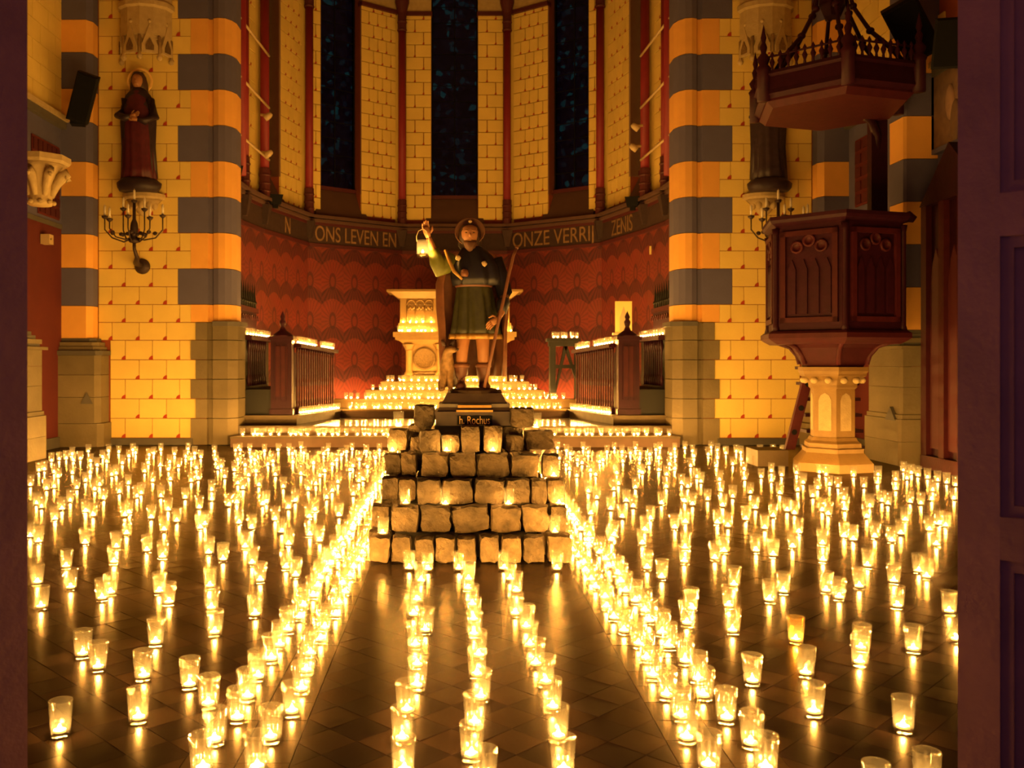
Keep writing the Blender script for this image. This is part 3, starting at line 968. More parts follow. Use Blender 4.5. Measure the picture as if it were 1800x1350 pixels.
def hand_into(b_, wrist, dirv, side, s=1.0, curl=.4, palm_n=None):
    """palm and five fingers; dirv = pointing direction, side = thumb direction"""
    d = Vector(dirv).normalized(); t = Vector(side); t = (t - d*t.dot(d)).normalized()
    nrm = palm_n if palm_n else d.cross(t)
    w_ = Vector(wrist)
    b_.tube([w_-d*.01*s, w_+d*.03*s, w_+d*.06*s, w_+d*.072*s],[.017*s,.026*s,.027*s,.020*s],8)
    for k, (off, ln) in enumerate(((.022,.050),(.008,.060),(-.006,.056),(-.020,.042))):
        p0 = w_+d*.062*s+t*off*s
        p1 = p0+d*ln*.45*s+nrm*curl*.012*s
        p2 = p1+(d*(1-curl*.7)+nrm*curl).normalized()*ln*.35*s
        p3 = p2+(d*(1-curl*1.4)+nrm*curl*1.5).normalized()*ln*.3*s
        b_.tube([p0,p1,p2,p3],[.0085*s,.0080*s,.0072*s,.0050*s],6)
    p0 = w_+d*.022*s+t*.020*s
    b_.tube([p0, p0+(d*.6+t*.9).normalized()*.026*s, p0+(d*.9+t*.6).normalized()*.05*s+nrm*.01*s],[.011*s,.009*s,.006*s],6)

# ================================================================== THE SAINT ON THE PILE
SB = U(833, 690, 6.70); SB.y = 6.70
st = thing('saint_statue', 'painted wooden pilgrim saint in dark cape and hat, arm raised, standing on the stone pile', 'statue', (SB.x, SB.y, .845))
PZ = SB.z - .845      # height of the pedestal
b_ = MB()
b_.frustum(0,0,0,.275,.22,.075,.275,.22)
b_.frustum(0,0,.075,.285,.23,.10,.285,.23)
b_.frustum(0,0,.10,.265,.21,.13,.25,.20)
b_.frustum(0,0,.13,.25,.20,.155,.255,.205)
b_.frustum(0,0,.155,.235,.19,PZ,.195,.17)
ped = ob('pedestal', b_.mesh('pedestal', M['plinth']), st)
ob('name_board', MB().box(-.125,-.232,.006,.125,-.214,.070).mesh('nb', M['black']), ped)
ob('gilt_moulding', MB().box(-.13,-.2335,.098,.13,-.21,.112).mesh('gm', M['gold']), ped)
ob('gilt_moulding', MB().box(-.12,-.222,.128,.12,-.20,.146).mesh('gm', M['gold']), ped)
tm = text_mesh('h. Rochus', .082, M['letters'])
tm.transform(Matrix(((1,0,0,0),(0,0,-1,0),(0,1,0,0),(0,0,0,1))))
tm.transform(Matrix.Diagonal((.68,1,1,1)))
ob('lettering', tm, ped, (0,-.2345,.038))
# figure: local coordinates above the pedestal
def Lc(px, py, y=0.0):
    return ((px-833)/238.8, y, PZ + (690-py)/238.8)
b_ = MB()
b_.lathe([(.20,PZ-.004),(.19,PZ+.02),(.12,PZ+.035)], 14, mod=lambda a,j,z: 1+.07*sin(3*a)+.05*cos(5*a))
ob('rock_base', b_.mesh('rock', M['plinth']), st)
z_ = PZ
J = [(.0,.01,z_+.56,.095),(.0,.0,z_+.72,.092),(.0,.0,z_+.87,.105),(.0,.0,z_+.99,.075),(-.01,-.005,z_+1.06,.040),(-.025,-.01,z_+1.10,.036),
     (-.15,.0,z_+.985,.052),(-.245,-.035,z_+.90,.040),(-.29,-.055,z_+1.02,.034),(-.335,-.075,z_+1.14,.021),
     (.15,.0,z_+.98,.052),(.225,-.01,z_+.73,.042),(.205,-.09,z_+.60,.030),(.178,-.145,z_+.545,.020),
     (-.07,-.01,z_+.50,.070),(-.085,-.045,z_+.33,.048),(-.092,-.03,z_+.20,.045),(-.095,-.005,z_+.06,.028),(-.10,-.07,z_+.045,.026),
     (.06,-.0,z_+.50,.070),(.066,-.03,z_+.33,.048),(.07,.0,z_+.20,.045),(.075,.02,z_+.06,.028),(.085,-.045,z_+.045,.026)]
E = [(0,1),(1,2),(2,3),(3,4),(4,5),(3,6),(6,7),(7,8),(8,9),(3,10),(10,11),(11,12),(12,13),(0,14),(14,15),(15,16),(16,17),(17,18),(0,19),(19,20),(20,21),(21,22),(22,23)]
body = skin_mesh('body', J, E, M['flesh'])
b_ = MB(); HC = (-.030,-.022,z_+1.155)
head_into(b_, HC, .98)
hand_into(b_, J[9][:3], (-.28,-.02,1), (.8,.0,.2), 1.0, .55, Vector((.2,-.9,.1)))
hand_into(b_, J[13][:3], (-.75,-.25,-.55), (-.2,-.2,.9), 1.0, .7, Vector((-.2,.6,-.6)))
bm = bmesh.new(); bm.from_mesh(body)
hm = b_.mesh('hh', M['flesh'], True); bm.from_mesh(hm)
bm.to_mesh(body); bm.free()
for p in body.polygons: p.use_smooth = True
ob('body', body, st)
for sx in (-1,1):
    b_ = MB(); eye_into(b_, HC, .98, sx); ob('eye', b_.mesh('eye', M['hair'], True), st)
# hair and beard
b_ = MB()
b_.loft([(HC[0],HC[1]+.016,HC[2]+.086,.02,.02),(HC[0],HC[1]+.018,HC[2]+.075,.056,.060),(HC[0],HC[1]+.020,HC[2]+.04,.076,.070),(HC[0],HC[1]+.020,HC[2]-.02,.083,.064,.05,9,0),(HC[0],HC[1]+.018,HC[2]-.075,.083,.056,.08,9,0),(HC[0],HC[1]+.022,HC[2]-.115,.062,.036)], 24)
ob('hair', b_.mesh('hair', M['hair'], True), st)
b_ = MB()
b_.loft([(HC[0],HC[1]-.040,HC[2]-.046,.048,.026),(HC[0],HC[1]-.046,HC[2]-.066,.046,.034,.06,7,0),(HC[0],HC[1]-.050,HC[2]-.098,.034,.030,.1,7,0),(HC[0],HC[1]-.05,HC[2]-.130,.012,.012)], 18)
ob('beard', b_.mesh('beard', M['beard'], True), st)
# hat with its brim turned up like a halo
b_ = MB()
b_.lathe([(.074,-.012),(.070,-.04),(.050,-.062),(.0,-.070)], 22)
b_.lathe([(.066,-.012),(.085,-.012),(.104,-.004),(.112,.012),(.106,.014),(.099,.004),(.082,-.003),(.066,-.003)], 30, mod=lambda a,j,z: 1+.02*sin(2*a))
b_.xf(Matrix.Translation((HC[0],HC[1]+.020,HC[2]+.026)) @ Matrix.Rotation(radians(74),4,'X'))
hat = ob('hat', b_.mesh('hat', M['hat'], True), st)
ob('hat_badge', MB().ball((HC[0]+.002,HC[1]-.030,HC[2]+.096),.014,.008,.012,10,6).mesh('hb', M['shell'], True), hat)
# tunic to the knee with a gilt hem
b_ = MB()
b_.loft([(.01,.0,z_+.40,.178,.135,.085,11,.4),(.01,.0,z_+.47,.166,.128,.085,11,.5),(.008,.0,z_+.58,.150,.120,.075,11,.7),(.004,.0,z_+.70,.136,.112,.045,11,.9),(.0,.0,z_+.785,.126,.106,.01,11,1),(.0,.0,z_+.83,.14,.11)], 88)
tun = ob('tunic', b_.mesh('tunic', M['tunic'], True), st)
b_ = MB()
b_.loft([(.01,.0,z_+.392,.183,.140,.085,11,.4),(.01,.0,z_+.43,.179,.137,.085,11,.43)], 88)
ob('gilt_hem', b_.mesh('hem', M['gold'], True), tun)
b_ = MB()
b_.loft([(.0,.0,z_+.772,.136,.113),(.0,.0,z_+.788,.140,.117),(.0,.0,z_+.802,.136,.113)], 30)
ob('belt', b_.mesh('belt', M['boot'], True), st)
# shoulder cape
b_ = MB()
b_.loft([(.028,.0,z_+.785,.178,.130,.07,9,.2),(.026,.0,z_+.84,.192,.138,.06,9,.3),(.015,.0,z_+.93,.184,.130,.045,9,.5),(.005,.0,z_+1.0,.148,.106,.03,9,.7),(-.005,.0,z_+1.05,.092,.075),(-.012,-.004,z_+1.075,.060,.052)], 72)
cape = ob('shoulder_cape', b_.mesh('cape', M['cape'], True), st)
b_ = MB(); b_.loft([(-.014,-.006,z_+1.06,.062,.056),(-.016,-.008,z_+1.082,.060,.054),(-.018,-.010,z_+1.098,.052,.048)], 24)
ob('collar', b_.mesh('collar', M['boot'], True), cape)
for px, py, r_ in ((805,457,.020),(850,467,.021)):
    x, y, zz = Lc(px, py, -.143)
    me_ = MB().lathe([(.0,.008),(r_*.6,.007),(r_,.002),(r_,0)], 14, mod=lambda a,j,z: 1+.08*cos(9*a)).xf(Matrix.Rotation(pi/2,4,'X')).mesh('shell', M['shell'], True)
    ob('shell_badge', me_, cape, (x, -.128, zz))
b_ = MB(); x, y, zz = Lc(816,482)
b_.lathe([(.024,-.03),(.030,-.01),(.026,.015),(.012,.024)], 14, (x,-.134,zz))
ob('drinking_gourd', b_.mesh('gourd', M['cloak'], True), st)
# gilt border of the cloak crossing the chest on his raised side
b_ = MB()
b_.tube([Lc(783,442,-.085),Lc(790,462,-.115),Lc(798,480,-.132),Lc(812,494,-.140)],[.012,.014,.014,.010],8)
ob('gilt_border', b_.mesh('gb', M['gold'], True), st)
# sleeves
b_ = MB(); b_.tube([J[6][:3],(-.215,-.022,z_+.925),J[7][:3],(-.268,-.045,z_+.955),(-.298,-.058,z_+1.045)],[.066,.062,.062,.058,.040],14)
ob('sleeve', b_.mesh('sl', M['sleeve'], True), st)
b_ = MB(); b_.tube([J[10][:3],(.195,-.004,z_+.85),J[11][:3],(.214,-.055,z_+.655),(.20,-.10,z_+.585)],[.062,.060,.058,.050,.036],14)
ob('sleeve', b_.mesh('sl', M['cape'], True), st)
# long cloak hanging behind
vs, fs = [], []
prof = [(1.02,.150,.10),(.93,.225,.12),(.80,.262,.13),(.62,.255,.14),(.45,.238,.15),(.28,.235,.16),(.12,.232,.17)]
n = 34
for li, t in enumerate((0,.016)):
    for zz, rx, ry in prof:
        for i in range(n+1):
            a = pi*(-.12) + pi*1.24*i/n
            q = 1+.06*sin(i*1.25)+.03*sin(i*.6+zz*4) - t*2.2
            vs.append((rx*q*cos(a)-.005, ry*q*sin(a)+.01, z_+zz))
K = len(prof)
def idx(l,j,i): return l*K*(n+1)+j*(n+1)+i
for j in range(K-1):
    for i in range(n):
        fs.append((idx(0,j,i),idx(0,j,i+1),idx(0,j+1,i+1),idx(0,j+1,i)))
        fs.append((idx(1,j,i),idx(1,j+1,i),idx(1,j+1,i+1),idx(1,j,i+1)))
    fs.append((idx(0,j,0),idx(0,j+1,0),idx(1,j+1,0),idx(1,j,0)))
    fs.append((idx(0,j,n),idx(1,j,n),idx(1,j+1,n),idx(0,j+1,n)))
for i in range(n):
    fs.append((idx(0,0,i),idx(1,0,i),idx(1,0,i+1),idx(0,0,i+1)))
    fs.append((idx(0,K-1,i),idx(0,K-1,i+1),idx(1,K-1,i+1),idx(1,K-1,i)))
b_ = MB(); b_.add(vs, fs)
ob('cloak', b_.mesh('cloak', M['cloak'], True), st)
# boots
for k, foot in ((16,18),(21,23)):
    x, y, zz, _ = J[k]; fx, fy, fz, _ = J[foot]
    b_ = MB()
    b_.tube([(x,y,z_+.215),(x,y,z_+.20),(x,y+.005,z_+.13),(J[k+1][0],J[k+1][1],z_+.05),(fx,fy,z_+.042),(fx+.002,fy-.035,z_+.036)],[.054,.056,.048,.042,.036,.022],12)
    bt = ob('boot', b_.mesh('boot', M['boot'], True), st)
    ob('boot_cuff', MB().loft([(x,y,z_+.185,.058,.058),(x,y,z_+.20,.062,.062),(x,y,z_+.215,.058,.058)],18).mesh('cuff', M['cloak'], True), bt)
# the dog at his side, a loaf-white muzzle turned up
DJ = [(-.17,.08,z_+.10,.060),(-.19,.03,z_+.17,.060),(-.20,-.03,z_+.215,.055),(-.195,-.06,z_+.275,.040),(-.185,-.075,z_+.315,.040),(-.150,-.105,z_+.315,.024),(-.128,-.122,z_+.31,.017),
      (-.225,-.075,z_+.11,.024),(-.228,-.085,z_+.03,.018),(-.232,-.11,z_+.022,.017),
      (-.175,-.075,z_+.11,.024),(-.172,-.085,z_+.03,.018),(-.172,-.11,z_+.022,.017),
      (-.235,.07,z_+.065,.040),(-.24,.01,z_+.03,.022),(-.245,-.03,z_+.022,.018),(-.14,.14,z_+.05,.020),(-.20,.19,z_+.06,.012)]
DE = [(0,1),(1,2),(2,3),(3,4),(4,5),(5,6),(2,7),(7,8),(8,9),(2,10),(10,11),(11,12),(0,13),(13,14),(14,15),(0,16),(16,17)]
dog = ob('dog', skin_mesh('dog', DJ, DE, M['dog']), st)
for sx in (-1,1):
    ob('ear', MB().tube([(-.19+sx*.025,-.06,z_+.345),(-.19+sx*.04,-.055,z_+.375),(-.19+sx*.05,-.06,z_+.385)],[.017,.014,.003],8).mesh('ear', M['dogdark'], True), dog)
ob('nose', MB().ball((-.121,-.130,z_+.315),.010,n=8,m=6).mesh('nose', M['dogdark'], True), dog)

# pilgrim's staff in his lowered hand
b_ = MB()
pts = [Lc(907,438,-.09),Lc(901,452,-.105),Lc(893,483,-.13),Lc(884,525,-.16),Lc(873,572,-.185),Lc(862,625,-.175),Lc(850,680,-.16)]
pts = [(x+SB.x, y+SB.y, zz+.845) for x, y, zz in pts]
b_.tube(pts, [.010,.011,.012,.012,.012,.012,.011], 10)
b_.ball(pts[0], .014, n=8, m=6)
tag(ob('pilgrim_staff', b_.mesh('staff', M['staff'], True)), 'tall bent wooden staff held in the lowered hand of the pilgrim saint', 'staff')
# candle lantern hanging from the raised hand
lp = Lc(744, 455, -.115)
ln = thing('hanging_lantern', 'glass jar lantern with wire handle and lit candle, hanging from the raised hand', 'lantern', (lp[0]+SB.x, lp[1]+SB.y, lp[2]+.845))
lgm = MB().lathe([(.004,0),(.040,.002),(.044,.05),(.044,.11),(.040,.122),(.036,.122),(.041,.108),(.041,.05),(.036,.010),(.004,.008)],22)
ob('glass', lgm.mesh('lg', M['glass'], True, [max(0, p[2]/.122) for p in lgm.v]), ln)
ob('wire_handle', MB().tube([(-.043,0,.112),(-.046,0,.15),(-.030,0,.19),(.004,0,.205),(.030,0,.185),(.045,0,.15),(.043,0,.112)],.0035,6).mesh('wh', M['lamp'], True), ln)
tl = ob('tealight', MB().lathe([(.022,.010),(.023,.030),(.020,.030),(.019,.027),(.002,.028)],14).mesh('tl', M['candlewax'], True), ln)
ob('flame', MB().lathe([(.0002,.029),(.005,.032),(.0068,.037),(.005,.044),(.0002,.052)],8).mesh('fl', M['flame'], True), tl)

# ================================================================== WALL STATUES, CORBELS, CANOPIES
def wall_saint(px, side, lab):
    d = 13.98
    b0 = U(px, 330, d)
    o = thing('niche_statue', lab, 'statue', (b0.x, YW-.27, b0.z))
    s = 1.0
    b_ = MB()
    b_.loft([(0,0,-.06,.29,.20),(0,0,.0,.33,.22,.03,5,0),(0,0,.06,.34,.22,.03,5,0),(0,0,.13,.26,.19)], 30)
    ob('cloud_base', b_.mesh('cb', M['robe'], True), o)
    b_ = MB()
    b_.loft([(.0,0,.10,.27,.17,.05,11,0),(.0,0,.30,.235,.15,.06,11,.3),(-.01,0,.62,.22,.14,.05,11,.5),(-.01,0,.92,.225,.145,.04,11,.6),(-.01,0,1.15,.235,.14,.02,9,0),(-.01,0,1.34,.20,.12),(-.01,0,1.46,.12,.09),(-.01,0,1.53,.06,.06)], 52)
    ob('robe', b_.mesh('robe', M['robered' if side == 'l' else 'robe'], True), o)
    b_ = MB()
    b_.loft([(.0,.035,.14,.275,.15,.05,9,1),(-.01,.03,.62,.255,.14,.04,9,1),(-.01,.02,1.0,.275,.145,.03,9,1),(-.01,.015,1.25,.262,.135,.02,7,1),(-.01,.01,1.42,.19,.11),(-.01,.01,1.52,.10,.08)], 46)
    ob('mantle', b_.mesh('mantle', M['robe'], True), o)
    b_ = MB()
    b_.tube([(-.19,-.03,1.33),(-.27,-.09,1.08),(-.14,-.2,1.02),(-.05,-.22,1.04)],[.075,.075,.055,.03],12)
    ob('sleeve', b_.mesh('sl', M['robe'], True), o)
    b_ = MB()
    b_.tube([(.18,-.03,1.33),(.27,-.09,1.06),(.16,-.2,.96),(.06,-.22,.99)],[.075,.075,.055,.03],12)
    ob('sleeve', b_.mesh('sl', M['robe'], True), o)
    b_ = MB(); hc = (-.01,-.02,1.63)
    head_into(b_, hc, 1.3)
    b_.tube([(-.01,-.01,1.48),(-.01,-.01,1.56)],[.05,.048],10)
    ob('head', b_.mesh('hd', M['flesh'], True), o)
    for wr, dr in (((-.05,-.22,1.04),(.9,-.1,.25)),((.06,-.22,.99),(-.9,-.1,.15))):
        b_ = MB(); hand_into(b_, wr, dr, (0,0,1), 1.3, .3)
        ob('hand', b_.mesh('hand', M['flesh'], True), o)
    b_ = MB()
    b_.loft([(-.01,.012,1.785,.02,.02),(-.01,.012,1.765,.075,.080),(-.01,.026,1.70,.112,.108),(-.01,.042,1.60,.128,.098,.05,7,0),(-.01,.045,1.44,.135,.085,.06,7,0)], 24)
    ob('hair', b_.mesh('hr', M['hair'], True), o)
    b_ = MB(); b_.lathe([(.168,-.012),(.198,-.012),(.198,.012),(.168,.012)], 34, closed=True).xf(Matrix.Translation((-.01,.08,1.66)) @ Matrix.Rotation(pi/2,4,'X'))
    ob('halo', b_.mesh('halo', M['halo']), o)
    # corbel
    z1 = b0.z-.06
    c = thing('statue_corbel', 'carved pale stone corbel under the %s wall statue' % ('left' if side == 'l' else 'right'), 'corbel', (b0.x, YW-.01, z1-.34))
    def half(prof_, n=16):
        bb = MB()
        vs = []; fs = []
        for r_, zz in prof_:
            for i in range(n+1):
                a = pi + pi*i/n
                vs.append((r_*cos(a), .8*r_*sin(a), zz))
        m_ = n+1
        for j in range(len(prof_)-1):
            for i in range(n): fs.append((j*m_+i,j*m_+i+1,(j+1)*m_+i+1,(j+1)*m_+i))
            fs.append((j*m_,(j+1)*m_,(j+1)*m_+n,j*m_+n))
        fs.append(tuple(range(m_))); fs.append(tuple((len(prof_)-1)*m_+i for i in range(m_)))
        bb.add(vs, fs); return bb
    ob('cup', half([(.04,0),(.10,.05),(.16,.14),(.28,.25)]).mesh('cup', M['carved'], True), c)
    ob('slab', half([(.31,.25),(.33,.28),(.33,.335)]).mesh('slab', M['carved']), c)
    for k in range(5):
        a = pi + pi*(k+.5)/5
        ob('leaf', MB().ball((.19*cos(a), .8*.19*sin(a), .17),.05,.05,.08,8,6).mesh('lf', M['carved'], True), c)
    # canopy
    cz = U(px, 95, d).z
    k_ = thing('statue_canopy', 'carved gothic stone canopy above the %s wall statue' % ('left' if side == 'l' else 'right'), 'canopy', (b0.x+.03, YW-.01, cz))
    ob('drum', half([(.34,.28),(.40,.30),(.40,.72),(.44,.75),(.44,.82),(.40,.86),(.40,1.3),(.34,1.34)], 6).mesh('dr', M['carved']), k_)
    ob('soffit', half([(.30,.20),(.37,.24),(.37,.30)], 6).mesh('so', M['carved']), k_)
    for k in range(4):
        a = pi + pi*(k+.5)/4
        x, y = .37*cos(a), .8*.37*sin(a)
        g = MB().slab([(-.12,.02),(.12,.02),(.12,.12),(0,.46),(-.12,.12)], -.03, .03)
        g2 = MB().slab([(-.06,.05),(.06,.05),(.06,.12),(0,.24),(-.06,.12)], -.045, .0)
        Mx = Matrix.Translation((x,y,0)) @ Matrix.Rotation(a+pi/2,4,'Z')
        gb = ob('gable', g.xf(Mx).mesh('ga', M['carved']), k_)
        ob('trefoil', g2.xf(Mx).mesh('tr', M['altar_dark']), gb)
        ob('finial', MB().ball((x,y,.50),.035,n=8,m=6).mesh('fi', M['carved'], True), k_)
    for k in range(5):
        a = pi + pi*k/4
        ob('pendant', MB().lathe([(.0,-.10),(.04,-.07),(.045,-.03),(.025,0),(.025,.28)],8,(.39*cos(a),.8*.39*sin(a),0)).mesh('pe', M['carved'], True), k_)
wall_saint(244, 'l', 'dark painted saint with gilt halo and folded hands on the left chancel wall')
wall_saint(1352, 'r', 'dark robed saint on the right chancel wall, half hidden behind the pulpit canopy')

# wall candelabra below the statues
def candelabrum(px, side):
    c = U(px, 428, 13.55)
    o = thing('wall_candelabrum', 'wrought iron branching wall candelabrum with unlit candles, %s' % ('left chancel wall' if side == 'l' else 'beside the pulpit on the right wall'), 'candelabrum', (c.x, c.y, c.z))
    rose = U(px+13, 468, 14.2)
    rl = (rose.x-c.x, YW-.03-c.y, rose.z-c.z)
    ob('wall_rose', MB().lathe([(.12,-.03),(.12,.0),(.08,.03),(.03,.045)],20).xf(Matrix.Translation(rl) @ Matrix.Rotation(pi/2,4,'X')).mesh('wr', M['iron'], True), o)
    ob('bracket_arm', MB().tube([rl,(rl[0]-.02,rl[1]-.2,rl[2]+.03),(.02,.06,-.20),(0,0,-.08),(0,0,.02)],[.035,.05,.03,.025,.025],10).mesh('ba', M['iron'], True), o)
    ob('stem', MB().lathe([(.02,0),(.075,.02),(.085,.05),(.04,.08),(.05,.14),(.06,.22),(.05,.30),(.025,.36),(.022,.62)],14).mesh('sm', M['iron'], True), o)
    spots = [(-.42,-.05,.42),(-.30,-.18,.36),(-.17,.02,.55),(.17,-.05,.53),(.30,-.20,.38),(.43,-.02,.44),(0,-.26,.40),(.0,0,.66)]
    for k, (x, y, zz) in enumerate(spots):
        if k < 7:
            br = ob('branch', MB().tube([(0,0,.10),(x*.35,y*.35,.02+.03*(k%2)),(x*.75,y*.75,.08),(x,y,.20),(x,y,zz-.06)],[.014,.012,.011,.010,.010],7).mesh('br', M['iron'], True), o)
            for q in (.45,.8):
                ob('leaf', MB().ball((x*q+.03*(-1)**k,y*q,.10+.06*q),.035,.012,.03,8,6).mesh('lf', M['iron'], True), br)
        cu = ob('drip_cup', MB().lathe([(.01,zz-.07),(.045,zz-.04),(.05,zz-.02),(.02,zz-.02)],10,(x,y,0)).mesh('cu', M['iron'], True), o)
        ob('unlit_candle', MB().lathe([(.018,zz-.02),(.018,zz+.13),(.004,zz+.14),(.003,zz+.155)],10,(x,y,0)).mesh('uc', M['candlewax'], True), cu)
candelabrum(236, 'l')
candelabrum(1368, 'r')

# ================================================================== HIGH ALTAR
YA = 18.30
al = thing('high_altar', 'pale gilded stone altar with arcaded retable and medallions at the back of the apse', 'altar', (AX, YA+.35, .908))
def A(b_, nm, m, parent=al, smooth=False):
    for i, p in enumerate(b_.v): b_.v[i] = (p[0], p[1]-(YA+.35), p[2]-.908)
    return ob(nm, b_.mesh(nm, m, smooth), parent)
A(MB().box(-1.05,YA-.04,.908,1.05,YA+.75,1.03), 'base', M['altar'])
A(MB().box(-.98,YA+.06,1.03,.98,YA+.7,1.66), 'body', M['altar'])
for x in (-.92,-.30,.30,.92):
    c = A(MB().lathe([(.10,1.03),(.10,1.07),(.07,1.10),(.065,1.14),(.065,1.52),(.075,1.54)],14,(x,YA+.02,0)), 'column', M['altar'], smooth=True)
    cp = MB().lathe([(.075,1.54),(.085,1.58),(.12,1.64),(.13,1.66)],12,(x,YA+.02,0), mod=lambda a,j,z: 1+.08*cos(6*a))
    for i, p in enumerate(cp.v): cp.v[i] = (p[0], p[1]-(YA+.35), p[2]-.908)
    ob('capital', cp.mesh('cap', M['altar'], True), c)
for x in (-.61,.61):
    md = MB().lathe([(.23,0),(.23,.03),(.19,.035),(.18,.012),(.0,.03)],30).xf(Matrix.Translation((x,YA+.06,1.36)) @ Matrix.Rotation(pi/2,4,'X'))
    A(md, 'medallion', M['altar_dark'], smooth=True)
    A(MB().box(x-.26,YA+.02,1.045,x+.26,YA+.05,1.10), 'panel_foot', M['altar_dark'])
A(MB().frustum(0,YA+.30,1.66,1.03,.33,1.74,1.15,.43), 'table_cove', M['altar'])
A(MB().box(-1.19,YA-.15,1.74,1.19,YA+.75,1.80), 'table_slab', M['altar'])
A(MB().box(-1.23,YA-.19,1.80,1.23,YA+.75,1.895), 'table_edge', M['altar'])
A(MB().box(-1.13,YA-.04,1.895,1.13,YA+.7,2.075), 'gradine', M['altar'])
A(MB().box(-1.10,YA+.10,2.075,1.10,YA+.7,2.58), 'retable', M['altar'])
for s in (-1,1):
    A(MB().box(*(sorted((s*.33,s*.43))[0],YA+.02,2.075,sorted((s*.33,s*.43))[1],YA+.12,2.58)), 'pilaster', M['altar'])
    A(MB().box(*(sorted((s*.98,s*1.10))[0],YA+.02,2.075,sorted((s*.98,s*1.10))[1],YA+.12,2.58)), 'pilaster', M['altar'])
    for k in range(3):
        cx = s*(.52+.18*k)
        # a pointed arch moulding with foliage below
        arc = [(cx+.085*cos(t), YA+.085, 2.45+.10*sin(t)) for t in [pi*i/10 for i in range(11)]]
        A(MB().tube(arc, .014, 8), 'arch_moulding', M['altar'], smooth=True)
        A(MB().tube([(cx-.088,YA+.085,2.10),(cx-.088,YA+.085,2.44)],.014,8), 'shaft', M['altar'], smooth=True)
        A(MB().box(cx-.075,YA+.07,2.32,cx+.075,YA+.101,2.47), 'foliage_panel', M['altar_dark'])
        for q in range(4):
            A(MB().ball((cx-.05+.035*q,YA+.07,2.37+.03*(q%2)),.022,.02,.03,8,6), 'leaf', M['altar'], smooth=True)
A(MB().box(-.31,YA-.02,2.075,.31,YA+.12,2.62), 'tabernacle', M['altar'])
A(MB().frustum(0,YA+.36,2.58,1.14,.36,2.70,1.30,.48), 'cornice_cove', M['altar'])
A(MB().box(-1.36,YA-.16,2.70,1.36,YA+.8,2.745), 'cornice_slab', M['altar'])

